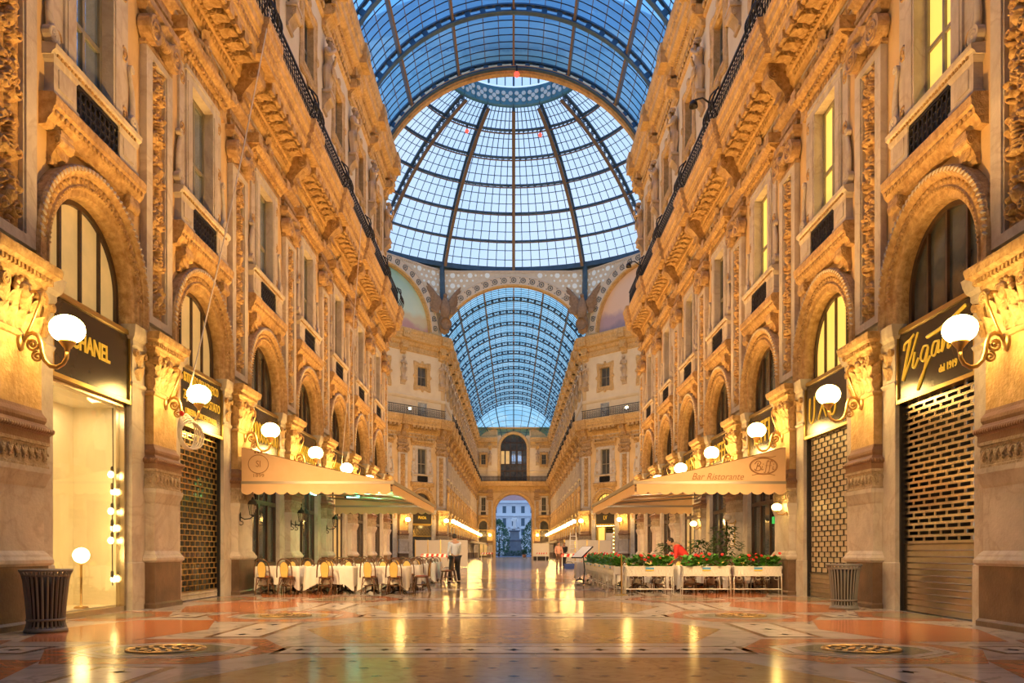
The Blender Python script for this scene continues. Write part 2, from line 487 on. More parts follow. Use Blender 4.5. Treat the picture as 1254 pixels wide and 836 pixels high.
# ------------------------------------------------ pier kit
def pier_parts():
    pl = MB().loft(0, .60, .54, [(.03, -.02), (.03, .08), (.0, .12), (.0, .93)], 'plinth')
    pd = MB().loft(0, .55, .50, [(.06, .93), (.10, .97), (.10, 1.02), (.06, 1.07), (.05, 1.10), (.0, 1.16), (.0, 2.12), (.02, 2.16), (.05, 2.26), (.08, 2.34), (.08, 2.42)], 'stone')
    fr = MB().loft(0, .58, .53, [(.02, 2.42), (.02, 2.46), (0, 2.47), (0, 2.76), (.03, 2.77), (.03, 2.82)], 'frieze')
    for i in range(7):                     # palmettes along the front, fewer on the sides
        x = -.48 + .16 * i
        for a in (-.5, 0, .5): fr.ell((x + .04 * a, -.54, 2.62), (.022, .03, .11), 6, 4, 'frieze', Matrix.Rotation(a, 3, 'Y'))
        fr.tube([(x + .08 + .045 * math.cos(t * .8), -.535, 2.62 + .045 * math.sin(t * .8)) for t in range(7)], .014, 4, 'frieze')
    for sg in (-1, 1):
        for i in range(3):
            y = -.44 + .16 * i
            for a in (-.5, 0, .5): fr.ell((sg * .59, y + .04 * a, 2.62), (.03, .022, .11), 6, 4, 'frieze', Matrix.Rotation(-a, 3, 'X'))
    cb = MB().loft(0, .52, .48, [(.08, 2.82), (.08, 2.92), (.11, 2.96), (.11, 3.02), (.06, 3.06), (.03, 3.10), (.05, 3.15), (.05, 3.2), (.01, 3.27), (0, 3.32)], 'moulding')
    for i in range(22):
        x = -.6 + 1.2 * i / 21; cb.ell((x, -.59, 2.99), (.036, .035, .05), 6, 4, 'moulding', Matrix.Rotation(.6, 3, 'Y'))
    for sg in (-1, 1):
        for i in range(10):
            cb.ell((sg * .63, -.58 + .06 * i, 2.99), (.035, .036, .05), 6, 4, 'moulding', Matrix.Rotation(.6, 3, 'X'))
    sh = MB().loft(0, .52, .48, [(0, 3.32), (0, 4.30), (.03, 4.32), (.05, 4.36), (.02, 4.40)], 'ochre')
    cp = MB().loft(0, .50, .46, [(0, 4.40), (.01, 5.1), (.05, 5.16)], 'carved')
    for k, (z, ln, n) in enumerate(((4.42, .34, 5), (4.66, .36, 4))):
        for i in range(n):
            x = (i - (n - 1) / 2) * (1.0 / n)
            leaf(cp, (x, -.47, z), (0, 0, 1), (0, -1, 0), (1, 0, 0), ln, .22, 'carved')
        for sg in (-1, 1):
            for i in range(3):
                leaf(cp, (sg * .51, -.40 + .19 * i, z), (0, 0, 1), (sg, 0, 0), (0, 1, 0), ln, .2, 'carved')
    for sg in (-1, 1): volute(cp, (sg * .44, -.52, 5.02), .10, 'y', .12, 'carved')
    cp.ell((0, -.55, 5.0), (.11, .09, .13), 8, 6, 'carved')          # mask in the middle
    for i in range(6):
        a = PI * i / 5; cp.ell((.17 * math.cos(a), -.53, 5.0 + .15 * math.sin(a)), (.05, .05, .06), 6, 4, 'carved')
    cc = MB().loft(0, .54, .50, [(0, 5.14), (.03, 5.18), (.04, 5.24), (.09, 5.28), (.10, 5.34), (.18, 5.40), (.20, 5.50), (.20, 5.54)], 'carved')
    dentils(cc, -.62, .62, -.58, 5.27, 5.34, 14, 'carved', .05)
    for sg in (-1, 1):
        for i in range(7):
            y = -.58 + .085 * i; cc.box(sg * .62, sg * .67, y, y + .05, 5.27, 5.34, 'carved')
    return [('plinth', pl, 'plinth', None, 'dark brown polished plinth'), ('pedestal', pd, 'stone'), ('frieze_band', fr, 'frieze'),
            ('column_base', cb, 'moulding', None, 'brown moulded base with a rope ring'), ('shaft', sh, 'ochre'), ('capital', cp, 'carved'), ('cap_cornice', cc, 'carved')]

def pilaster_parts(fine=True):
    sh = MB().loft(0, .57, .25, [(.05, 5.54), (.07, 5.58), (.07, 5.66), (.02, 5.74), (.0, 5.78), (0, 11.36)], 'stone')
    for sg in (-1, 1):
        a, b = sorted((sg * .33, sg * .585)); sh.box(a, b, -.37, -.25, 5.80, 11.36, 'stone')
        a, b = sorted((sg * .30, sg * .34)); sh.box(a, b, -.335, -.25, 5.95, 11.2, 'stone')
    sh.box(-.33, .33, -.37, -.25, 5.80, 5.96, 'stone'); sh.box(-.33, .33, -.37, -.25, 11.22, 11.36, 'stone')
    cr = relief(.60, 5.25, 'carved', 54, 430, .17) if fine else relief(.60, 5.25, 'carved', 10, 70, .10)
    cr = cr.moved(TR(0, -.26, 5.96))
    cp = MB().loft(0, .52, .27, [(.05, 11.36), (.09, 11.40), (.09, 11.47), (.0, 11.50), (0, 11.98), (.10, 12.02), (.16, 12.12), (.20, 12.16), (.20, 12.30)], 'capital_stone')
    for sg in (-1, 1):
        volute(cp, (sg * .47, -.38, 11.72), .28, 'y', .24, 'capital_stone')
    for i in range(9):
        t = -1 + 2 * i / 8; cp.ell((t * .30, -.44, 11.84 - .12 * (1 - t * t)), (.05, .11, .13), 6, 5, 'capital_stone')
    leaf(cp, (0, -.36, 11.78), (0, -.2, 1), (0, -1, 0), (1, 0, 0), .36, .3, 'capital_stone')
    if fine:
        for i in range(9): leaf(cp, (-.44 + .11 * i, -.27, 11.28), (0, 0, 1), (0, -1, 0), (1, 0, 0), .26, .10, 'capital_stone')
    en = MB().loft(0, .54, .27, [(.0, 12.30), (.0, 12.40), (.04, 12.42), (.04, 12.52), (.09, 12.55), (.09, 12.62), (.02, 12.65), (.02, 12.84), (.10, 12.88), (.14, 12.94), (.20, 12.98), (.20, 13.06), (.05, 13.10), (0, 13.14), (0, 13.6)], 'capital_stone')
    return [('shaft', sh, 'stone'), ('carved_panel', cr, 'carved', None, 'deeply carved panel of scrolls and leaves'), ('capital', cp, 'carved'), ('entablature_block', en, 'capital_stone')]

# ------------------------------------------------ arched window over a shop
RC = 6.03
def arch_parts(fine=True):
    n = 28 if fine else 14
    av = MB().arc([(1.80, .02), (1.80, -.16), (1.77, -.21), (1.70, -.22), (1.66, -.17), (1.63, -.15), (1.62, -.12), (1.49, -.12), (1.47, -.15), (1.43, -.13), (1.41, -.09), (1.31, -.07), (1.29, -.04), (1.27, .02), (1.27, .36)], RC, 5.54, n, 'carved')
    if fine:
        for i in range(46):
            a = PI * (i + .5) / 46; av.ell((1.735 * math.cos(a), -.20, RC + 1.735 * math.sin(a)), (.065, .045, .03), 6, 4, 'stone', Matrix.Rotation(-a + .6, 3, 'Y'))
        for i in range(34):
            a = PI * (i + .5) / 34; av.ell((1.555 * math.cos(a), -.125, RC + 1.555 * math.sin(a)), (.052, .035, .042), 6, 4, 'carved', Matrix.Rotation(-a, 3, 'Y'))
        for i in range(56):
            a = PI * (i + .5) / 56; av.ell((1.445 * math.cos(a), -.15, RC + 1.445 * math.sin(a)), (.022, .022, .022), 5, 3, 'carved')
    jb = []
    for sg in (-1, 1):
        j = MB().loft(sg * 1.54, .26, .10, [(.02, 0), (.02, .92), (0, .94), (0, 4.36), (.02, 4.40), (.03, 4.44), (0, 4.48), (.01, 5.12), (.04, 5.18), (.04, 5.26), (.09, 5.32), (.12, 5.42), (.14, 5.54)], 'stone')
        if fine:
            for z in (4.52, 4.78): leaf(j, (sg * 1.54, -.10, z), (0, 0, 1), (0, -1, 0), (1, 0, 0), .3, .3, 'carved')
            for q in (-1, 1): volute(j, (sg * 1.54 + q * .17, -.13, 5.04), .07, 'y', .08, 'carved')
        jb.append(('jamb', j, 'stone'))
    fr = MB().arc([(1.27, .26), (1.27, .16), (1.18, .16), (1.18, .26)], RC, 5.42, n, 'darkwood')
    for x in (-.62, 0, .62):
        fr.box(x - .028, x + .028, .17, .25, 5.42, RC + math.sqrt(1.22 ** 2 - x * x), 'darkwood')
    fr.box(-1.2, 1.2, .14, .26, 5.42, 5.5, 'goldtrim')
    pn = MB()
    pts = [(1.22, 5.42)] + [(1.22 * math.cos(PI * i / n), RC + 1.22 * math.sin(PI * i / n)) for i in range(n + 1)] + [(-1.22, 5.42)]
    pn.add([(x, .22, z) for x, z in pts], [tuple(range(len(pts)))], 'win_dark')
    return av, jb, fr, pn

# ------------------------------------------------ first floor window with its balcony front
def balcony_window_parts(fine=True):
    cs = MB()
    P = [(0.05, 7.92), (-.20, 7.94), (-.24, 8.02), (-.36, 8.10), (-.40, 8.2), (-.46, 8.24), (-.48, 8.38), (-.40, 8.44), (.05, 8.46)]
    cs.extr(P, 'x', -1.5, 1.5, 'carved')
    if fine: 
        for i in range(22): cs.ell((-1.4 + 2.8 * i / 21, -.40, 8.15), (.05, .035, .05), 6, 4, 'carved')
    cons = []
    for sg in (-1, 1):
        c = MB(); console(c, sg * 1.12, .34, .02, -.40, 7.38, 7.94, 'carved'); leaf(c, (sg * 1.12, -.30, 7.86), (0, .3, -1), (0, -1, 0), (1, 0, 0), .42, .3, 'carved')
        cons.append(('console', c, 'carved'))
    pe = MB()
    for sg in (-1, 1):
        pe.loft(sg * 1.03, .32, .26, [(.04, 8.46), (.04, 8.54), (0, 8.57), (0, 9.0), (.03, 9.04), (.05, 9.1)], 'stone')
        pe.box(sg * 1.03 - .2, sg * 1.03 + .2, -.285, -.25, 8.64, 8.95, 'stone')
    gr = MB()
    gr.box(-.71, .71, -.24, -.18, 8.48, 8.54, 'iron'); gr.box(-.71, .71, -.24, -.18, 9.02, 9.08, 'iron')
    if fine:
        for r in range(3):
            for i in range(9):
                x = -.62 + .155 * i; z = 8.63 + .15 * r
                gr.tube([(x + .07 * math.cos(2 * PI * k / 8), -.21, z + .08 * math.sin(2 * PI * k / 8)) for k in range(8)], .016, 4, 'iron', True)
        for i in range(10): gr.box(-.71 + .154 * i, -.69 + .154 * i, -.22, -.19, 8.5, 9.05, 'iron')
    gr.box(-.71, .71, -.12, -.08, 8.48, 9.08, 'iron')
    le = MB().extr([(.05, 9.1), (-.26, 9.1), (-.30, 9.15), (-.38, 9.18), (-.40, 9.26), (.05, 9.30)], 'x', -1.42, 1.42, 'stone')
    if fine: dentils(le, -1.3, 1.3, -.29, 9.11, 9.16, 26, 'carved', .04)
    fr = MB()
    for sg in (-1, 1):
        a, b = sorted((sg * .60, sg * .93)); fr.box(a, b, -.16, .2, 9.3, 11.95, 'stone')
        a, b = sorted((sg * .93, sg * 1.22)); fr.box(a, b, -.09, .05, 9.3, 12.2, 'stone')
        a, b = sorted((sg * .66, sg * .87)); fr.box(a, b, -.19, -.15, 9.4, 11.9, 'stone')
        for z in (9.55, 10.7, 11.85):
            fr.tube([(sg * 1.075 + .1 * math.cos(2 * PI * k / 10), -.10, z + .13 * math.sin(2 * PI * k / 10)) for k in range(10)], .025, 4, 'carved', True)
            fr.ell((sg * 1.075, -.1, z), (.05, .04, .07), 6, 4, 'carved')
        # standing scroll beside the jamb
        sc = [(sg * (1.24 + .10 * math.sin(t / 12 * PI * 1.1)), -.13, 9.34 + 1.15 * t / 12) for t in range(13)]
        fr.tube(sc, [.11 - .055 * t / 12 for t in range(13)], 6, 'stone')
        volute(fr, (sg * 1.30, -.13, 9.46), .15, 'y', .22, 'stone'); volute(fr, (sg * 1.26, -.12, 10.5), .08, 'y', .18, 'stone')
    fr.box(-.93, .93, -.16, .2, 11.95, 12.2, 'stone'); fr.box(-.98, .98, -.2, .05, 12.12, 12.22, 'stone')
    pd = MB().extr([(.05, 12.2), (-.14, 12.2), (-.14, 12.46), (-.20, 12.50), (-.26, 12.56), (-.44, 12.60), (-.52, 12.66), (-.56, 12.78), (.05, 12.82)], 'x', -1.42, 1.42, 'carved')
    if fine:
        dentils(pd, -1.34, 1.34, -.26, 12.48, 12.57, 20, 'carved', .10)
        for i in range(16): pd.ell((-1.15 + 2.3 * i / 15, -.15, 12.33), (.06, .045, .09), 6, 4, 'carved')
    for sg in (-1, 1):
        a, b = sorted((sg * 1.18, sg * 1.50)); pd.box(a, b, -.60, .05, 12.66, 12.95, 'carved')
    cr = MB()
    for sg in (-1, 1):
        pts = spiral(sg * .50, 13.02, .20, 1.5, PI / 2, sg, 22)
        cr.tube([(x, -.22, z) for x, z in pts], .06, 5, 'carved')
        cr.tube([(sg * (.15 + .1 * t), -.24, 13.35 - .10 * t - .02 * (t - 4) ** 2 * .6) for t in range(9)], [.09, .1, .1, .09, .08, .07, .07, .06, .05], 6, 'carved')
        cr.ell((sg * .95, -.2, 12.93), (.2, .1, .12), 8, 5, 'carved')
    cr.ell((0, -.28, 13.12), (.2, .16, .27), 10, 8, 'carved'); cr.ell((0, -.44, 13.08), (.05, .06, .07), 6, 4, 'carved')
    for sg in (-1, 1): cr.ell((sg * .08, -.42, 13.18), (.035, .03, .025), 6, 4, 'stone')
    leaf(cr, (0, -.22, 13.25), (0, -.1, 1), (0, -1, 0), (1, 0, 0), .4, .4, 'carved')
    cr.box(-.6, .6, -.14, .05, 12.8, 13.2, 'carved')
    wf = MB()
    for a, b, c, d in ((-.60, -.52, 9.3, 11.95), (.52, .60, 9.3, 11.95), (-.04, .04, 9.3, 11.95)): wf.box(a, b, .12, .2, c, d, 'frame_green')
    for z in (9.3, 10.35, 11.87): wf.box(-.6, .6, .12, .2, z, z + .08, 'frame_green')
    pn = MB().box(-.58, .58, .165, .18, 9.3, 11.95, 'win_dark')
    for mb_ in [cs, pe, gr, le, fr, pd, cr] + [c[1] for c in cons]: mb_.v = [(x, y * .6 if y < 0 else y, z) for x, y, z in mb_.v]
    return [('corbel_shelf', cs, 'carved')] + cons + [('pedestal_block', pe, 'stone'), ('balcony_grille', gr, 'iron', None, 'dark iron balcony grille'), ('sill', le, 'stone'),
            ('window_frame', fr, 'stone'), ('pediment', pd, 'carved', [('crest', cr, 'carved')]), ('sash', wf, 'frame_green'), ('pane', pn, 'win_dark')]

def upper_window_parts(fine=True):
    fr = MB(); n = 48 if fine else 24
    def ring(k, s):
        out = []
        for i in range(n):
            a = 2 * PI * i / n
            q = 1 + .10 * math.cos(4 * a + PI) + .05 * math.cos(8 * a)
            c, t = math.cos(a), math.sin(a)
            sq = max(abs(c), abs(t)) ** -.55
            out.append((s * c * 1.15 * q * sq, 19.55 + s * t * 1.55 * q * sq))
        return out
    rs = [(1.0, .02), (1.0, -.10), (.95, -.16), (.88, -.16), (.84, -.10), (.78, -.10), (.74, -.14), (.70, -.12), (.66, .0)]
    v = []
    for s, y in rs: v += [(x, y, z) for x, z in ring(0, s)]
    f = []
    for j in range(len(rs) - 1):
        for i in range(n): f.append((j * n + i, j * n + (i + 1) % n, (j + 1) * n + (i + 1) % n, (j + 1) * n + i))
    fr.add(v, f, 'ochre')
    for x0, x1, z0, z1 in ((-.74, -.62, 18.5, 20.6), (.62, .74, 18.5, 20.6), (-.74, .74, 18.4, 18.56), (-.74, .74, 20.54, 20.7)): fr.box(x0, x1, -.12, .2, z0, z1, 'ochre')
    for a in (0, PI / 2, PI, 3 * PI / 2):
        c, t = math.cos(a), math.sin(a); fr.ell((c * 1.08, -.12, 19.55 + t * 1.48), (.17, .09, .17), 8, 5, 'ochre')
    sa = MB()
    for a, b in ((-.62, -.56), (.56, .62), (-.03, .03)): sa.box(a, b, .12, .18, 18.56, 20.54, 'frame_green')
    for z in (18.56, 19.5, 20.48): sa.box(-.62, .62, .12, .18, z, z + .06, 'frame_green')
    pn = MB().box(-.6, .6, .16, .175, 18.56, 20.54, 'win_dark')
    return [('frame', fr, 'ochre'), ('sash', sa, 'frame_green'), ('pane', pn, 'win_dark')]

def upper_pilaster_parts():
    sh = MB().loft(0, .42, .26, [(.04, 15.2), (.04, 15.5), (0, 15.55), (0, 17.0), (.08, 17.06), (.12, 17.2), (.12, 17.36), (0, 17.4), (0, 22.2)], 'upper')
    br = MB(); console(br, 0, .55, -.2, -.62, 18.35, 19.05, 'telamon'); br.box(-.34, .34, -.66, -.2, 19.05, 19.16, 'telamon')
    cp = MB(); console(cp, 0, .62, -.2, -.82, 21.55, 22.45, 'ochre'); cp.box(-.42, .42, -.86, -.2, 22.4, 22.56, 'ochre')
    for sg in (-1, 0, 1): leaf(cp, (sg * .2, -.32, 21.5), (0, -.2, 1), (0, -1, 0), (1, 0, 0), .5, .22, 'ochre')
    return [('shaft', sh, 'upper'), ('statue_bracket', br, 'telamon'), ('capital', cp, 'ochre')]

def telamon_parts(flip=1, fine=True):
    z = 19.16; y = -.46; s = flip
    J = {'pelvis': (0, y, z + .95, .19), 'waist': (.02 * s, y, z + 1.12, .17), 'chest': (0, y, z + 1.42, .215), 'collar': (0, y, z + 1.62, .16),
         'neck': (0, y - .03, z + 1.75, .08), 'head': (.02 * s, y - .09, z + 1.92, .125), 'crown': (.02 * s, y - .07, z + 2.06, .10),
         'sl': (-.27, y, z + 1.60, .11), 'el': (-.36, y - .12, z + 1.27, .085), 'wl': (-.02, y - .30, z + 1.34, .06), 'hl': (.10, y - .30, z + 1.38, .06),
         'sr': (.27, y, z + 1.60, .11), 'er': (.38, y - .14, z + 1.30, .085), 'wr': (.12, y - .31, z + 1.60, .06), 'hr': (.06, y - .27, z + 1.72, .06),
         'hipl': (-.12, y, z + .85, .16), 'hipr': (.12, y, z + .85, .16), 'kl': (-.12, y - .07, z + .45, .12), 'kr': (.13, y - .02, z + .45, .12)}
    if s < 0: J = {k: (-v[0], v[1], v[2], v[3]) for k, v in J.items()}
    E = [('pelvis', 'waist'), ('waist', 'chest'), ('chest', 'collar'), ('collar', 'neck'), ('neck', 'head'), ('head', 'crown'),
         ('collar', 'sl'), ('sl', 'el'), ('el', 'wl'), ('wl', 'hl'), ('collar', 'sr'), ('sr', 'er'), ('er', 'wr'), ('wr', 'hr'),
         ('pelvis', 'hipl'), ('hipl', 'kl'), ('pelvis', 'hipr'), ('hipr', 'kr')]
    body = skin_mb(J, E, 'telamon', 1)
    hx = .02 * s
    body.ell((hx, y - .215, z + 1.92), (.022, .04, .045), 6, 4, 'telamon')                       # nose
    for q in (-1, 1):
        body.ell((hx + q * .05, y - .195, z + 1.96), (.028, .02, .016), 6, 4, 'telamon')         # brows
        body.ell((hx + q * .125, y - .09, z + 1.92), (.02, .03, .045), 6, 4, 'telamon')          # ears
    beard = MB().ell((hx, y - .17, z + 1.80), (.085, .075, .12), 8, 6, 'telamon')
    hair = MB()
    for i in range(11):
        a = 2 * PI * i / 11; hair.ell((hx + .115 * math.cos(a), y - .06 + .10 * math.sin(a), z + 2.04 + .03 * (i % 2)), (.06, .06, .065), 6, 4, 'telamon')
    hair.ell((hx, y - .06, z + 2.10), (.13, .12, .07), 8, 5, 'telamon')
    dr = MB(); v = []; n = 28; rs = [(.05, .20), (.18, .17), (.4, .21), (.62, .25), (.82, .27), (1.0, .25), (1.07, .21)]
    for zz, r in rs:
        for i in range(n):
            a = 2 * PI * i / n; rr = r * (1 + .10 * math.sin(7 * a + zz * 2.2 * s))
            v.append((rr * 1.12 * math.cos(a), y + .04 + rr * .85 * math.sin(a), z + zz - .05))
    f = [(j * n + i, j * n + (i + 1) % n, (j + 1) * n + (i + 1) % n, (j + 1) * n + i) for j in range(len(rs) - 1) for i in range(n)]
    f.append(tuple(range(n))); dr.add(v, f, 'telamon', True)
    for i in range(5):
        dr.tube([(-.26 * s + .13 * s * t, y - .26 + .02 * abs(t - 2), z + .95 - .08 * i - .05 * math.sin(t * .8)) for t in range(5)], .03, 5, 'telamon')
    return [('body', body, 'telamon'), ('drapery', dr, 'telamon'), ('hair', hair, 'telamon'), ('beard', beard, 'telamon')]

# ------------------------------------------------ globe lamp on a scrolled bracket
def lamp_parts(fine=True):
    k = 8 if fine else 5
    pl = MB(); pl.ell((0, -.49, 4.24), (.085, .05, .15), 12, 6, 'brass')
    arm = MB()
    A = [(-.52, 4.24), (-.58, 4.33), (-.67, 4.37), (-.75, 4.33), (-.79, 4.22), (-.81, 4.08), (-.85, 3.96), (-.93, 3.88), (-1.03, 3.86), (-1.12, 3.91), (-1.17, 4.0), (-1.18, 4.10)]
    arm.tube([(0, a, b) for a, b in A], [.03] * 3 + [.034] * 6 + [.03] * 3, k, 'brass')
    st = MB().tube([(0, a, b) for a, b in ((-.60, 4.97), (-.72, 4.98), (-.78, 4.93), (-.77, 4.80), (-.70, 4.62), (-.63, 4.45), (-.57, 4.34), (-.53, 4.26))], .018, k, 'brass')
    sc = MB()
    sc.tube([(0, a, b) for a, b in spiral(-.665, 4.20, .10, 1.6, PI, 1, 26 if fine else 12)], [.022] * (26 if fine else 12), 5, 'brass')
    sc.tube([(0, a, b) for a, b in spiral(-.74, 4.02, .085, 1.6, PI / 2, -1, 26 if fine else 12)], [.02] * (26 if fine else 12), 5, 'brass')
    sc.ell((0, -.665, 4.20), (.035, .04, .04), 6, 4, 'brass')
    cu = MB().lathe([(.0, 4.08), (.035, 4.09), (.04, 4.13), (.065, 4.16), (.11, 4.22), (.12, 4.245), (.10, 4.245)], 16 if fine else 8, (0, -1.18, 0), 'brass')
    gl = MB().ell((0, -1.18, 4.42), (.24, .24, .205), 20 if fine else 10, 12 if fine else 6, 'globe')
    return [('wall_plate', pl, 'brass'), ('arm', arm, 'brass', [('scroll', sc, 'brass')]), ('stay_rod', st, 'brass'), ('cup', cu, 'brass'), ('globe', gl, 'globe', None, 'glowing white opal globe')]

# ------------------------------------------------ balcony railing
def railing_parts(bay=B, fine=True, newel=True):
    y = -1.04
    rl = MB().box(-bay / 2, bay / 2, y - .03, y + .03, 16.08, 16.14, 'iron')
    rl.box(-bay / 2, bay / 2, y - .02, y + .02, 15.28, 15.33, 'iron'); rl.box(-bay / 2, bay / 2, y - .015, y + .015, 15.9, 15.93, 'iron')
    pnl = MB(); n = 22 if fine else 11
    for i in range(n):
        x = -bay / 2 + bay * (i + .5) / n; pnl.box(x - .012, x + .012, y - .012, y + .012, 15.2, 16.1, 'iron')
        if fine:
            for z in (15.5, 15.72): pnl.tube([(x + bay / n / 2 + .085 * math.cos(2 * PI * k / 8), y, z + .10 * math.sin(2 * PI * k / 8)) for k in range(8)], .012, 4, 'iron', True)
    out = [('top_rail', rl, 'iron'), ('balusters', pnl, 'iron')]
    if newel:
        nw = MB(); x = bay / 2
        for sg in (-.62, -.3, 0, .3, .62):
            nw.tube([(x + sg, y - .05 - .20 * math.sin(PI * t / 8) , 15.2 + 1.0 * t / 8) for t in range(9)], .026, 5, 'iron')
        nw.tube([(x - .62, y - .22, 15.7), (x, y - .28, 15.72), (x + .62, y - .22, 15.7)], .02, 4, 'iron')
        for sg in (-1, 1): nw.tube([(x + sg * .3 + a, y - .24, 15.72 + b) for a, b in spiral(0, 0, .2, 1.5, 0, sg, 18)], .02, 4, 'iron')
        nw.tube([(x - .62, y - .06, 16.15), (x - .3, y - .14, 16.2), (x, y - .16, 16.26), (x + .3, y - .14, 16.2), (x + .62, y - .06, 16.15)], .03, 5, 'iron')
        out.append(('bowed_panel', nw, 'iron'))
    return out

def wall_bay(bay, n=20):
    """one bay of the nave wall: stucco sheet with an arch and two window holes"""
    w = MB(); h = bay / 2; r = 1.29
    def q(x0, x1, z0, z1, m, y=0): w.add([(x0, y, z0), (x1, y, z0), (x1, y, z1), (x0, y, z1)], [(0, 1, 2, 3)], m)
    q(-h, -r, 0, RC, 'stucco'); q(r, h, 0, RC, 'stucco'); q(-h, -r, RC, 8.3, 'stucco'); q(r, h, RC, 8.3, 'stucco')
    for i in range(n):
        a0 = PI * i / n; a1 = PI * (i + 1) / n
        x0, z0, x1, z1 = r * math.cos(a0), RC + r * math.sin(a0), r * math.cos(a1), RC + r * math.sin(a1)
        w.add([(x0, 0, z0), (x1, 0, z1), (x1, 0, 8.3), (x0, 0, 8.3)], [(0, 1, 2, 3)], 'stucco')
    q(-h, -.62, 8.3, 12, 'stucco'); q(.62, h, 8.3, 12, 'stucco'); q(-.62, .62, 8.3, 9.3, 'stucco'); q(-h, h, 12, 15.2, 'stucco')
    q(-h, h, 15.1, 18.5, 'upper', -.06); q(-h, -.64, 18.5, 20.6, 'upper', -.06); q(.64, h, 18.5, 20.6, 'upper', -.06); q(-h, h, 20.6, 24.2, 'upper', -.06)
    w.box(-h, h, 1.4, 1.5, 0, 15.1, 'interior'); w.box(-h, h, .5, .6, 15.1, 24.2, 'interior')  # dark backing added to keep sky light from leaking in
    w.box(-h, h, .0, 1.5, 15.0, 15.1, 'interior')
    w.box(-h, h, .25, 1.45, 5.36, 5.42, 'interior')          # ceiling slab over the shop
    # attic panel frames under the cornice
    w.box(-h + .8, h - .8, -.05, .02, 13.05, 13.12, 'stone'); w.box(-h + .8, h - .8, -.05, .02, 13.42, 13.5, 'stone')
    # string course of the upper storey
    w.extr([(-.05, 17.0), (-.12, 17.04), (-.18, 17.2), (-.20, 17.34), (-.05, 17.4)], 'x', -h, h, 'upper')
    # panels framed on the upper wall
    for sg in (-1, 1):
        a, b = sorted((sg * .95, sg * (h - .6))); w.box(a, b, -.09, -.05, 15.5, 15.56, 'upper'); w.box(a, b, -.09, -.05, 16.6, 16.66, 'upper')
    return w

def cornice_profile():
    return [(.0, 12.96), (.05, 12.98), (.08, 13.04), (.03, 13.08), (.03, 13.50), (.07, 13.53), (.09, 13.60), (.14, 13.63), (.17, 13.80), (.23, 13.84), (.24, 13.98), (.27, 14.02), (.27, 14.22),
            (.80, 14.23), (.80, 14.34), (.83, 14.38), (.83, 14.60), (.87, 14.63), (.87, 14.70), (.92, 14.75), (.93, 14.95), (.97, 15.0), (.98, 15.14), (.94, 15.2), (.0, 15.2)]
def top_profile():
    return [(.06, 21.9), (.14, 21.94), (.18, 22.04), (.10, 22.1), (.10, 22.5), (.20, 22.54), (.28, 22.68), (.32, 22.9), (.48, 22.96), (.60, 23.04), (.64, 23.3), (.70, 23.34),
            (.72, 23.62), (.78, 23.68), (.84, 23.84), (.85, 24.02), (.80, 24.1), (-.9, 24.14)]

def plan_sweep(path, prof, m, mb=None):
    mb = mb or MB(); k = len(path); nrm = []
    for i in range(k - 1):
        d = Vector((path[i + 1][0] - path[i][0], path[i + 1][1] - path[i][1])).normalized(); nrm.append(Vector((d.y, -d.x)))
    v = []
    for i in range(k):
        if i == 0: n = nrm[0]
        elif i == k - 1: n = nrm[-1]
        else:
            n = nrm[i - 1] + nrm[i]; n = n / max(.2, n.dot(nrm[i]))
        for o, z in prof: v.append((path[i][0] + n.x * o, path[i][1] + n.y * o, z))
    q = len(prof); f = []
    for i in range(k - 1):
        for j in range(q - 1): f.append((i * q + j, i * q + j + 1, (i + 1) * q + j + 1, (i + 1) * q + j))
    f += [tuple(range(q)), tuple(range(len(v) - q, len(v)))]
    mb.add(v, f, m); return mb

def modillion_mb():
    m = MB(); p = []
    for i in range(11):
        t = i / 10; p.append((-.27 - .52 * t, 14.06 - .13 * math.cos(t * PI * 2.0) * (1 if t < .9 else .4)))
    p = [(-.27, 14.24)] + p + [(-.79, 14.24)]
    m.extr(p, 'x', -.15, .15, 'carved')
    volute(m, (0, -.37, 13.99), .11, 'x', .34, 'carved'); volute(m, (0, -.70, 14.08), .08, 'x', .34, 'carved')
    leaf(m, (0, -.33, 13.90), (0, -1, .12), (0, 0, -1), (1, 0, 0), .46, .28, 'carved', .35)
    return m
def bracket_mb():
    m = MB(); console(m, 0, .46, -.02, -.72, 13.02, 14.22, 'capital_stone'); leaf(m, (0, -.42, 13.98), (0, .3, -1), (0, -1, -.2), (1, 0, 0), .85, .42, 'capital_stone'); return m
def ressaut(mb, M):
    """cornice stepping forward over a pilaster"""
    r = MB(); r.extr([(-.25, 14.20), (-.94, 14.21), (-.94, 14.34), (-.98, 14.38), (-.98, 14.60), (-1.02, 14.63), (-1.02, 14.70), (-1.07, 14.75), (-1.08, 14.95), (-1.12, 15.0), (-1.13, 15.16), (-.7, 15.21)], 'x', -.62, .62, 'carved')
    for i in range(7): r.ell((-.5 + .167 * i, -.98, 14.49), (.06, .04, .10), 6, 4, 'carved')
    mb.join(r, M)
# ================================================================ BUILD: the shell
H90 = PI / 2
def ML(y): return TR(-XW, y, 0, H90)
def MR(y): return TR(XW, y, 0, -H90)
S2 = math.sqrt(.5)
def PUSH(f, d=.22): return lambda y: f(y) @ Matrix.Translation((0, d, 0))
MPL, MPR = PUSH(ML), PUSH(MR)
def MDL(s): return TR(-XW - s * S2, YB - s * S2, 0, PI / 4)      # far diagonal walls of the octagon
def MDR(s): return TR(XW + s * S2, YB - s * S2, 0, -PI / 4)
pierY = [P0 + B * i for i in range(NB + 1)]
bayY = [P0 + B * (i + .5) for i in range(NB)]
PF = [YB + .62 + (YE - YB - 1.24) / NF * j for j in range(NF + 1)]
BFX = PF[1] - PF[0]

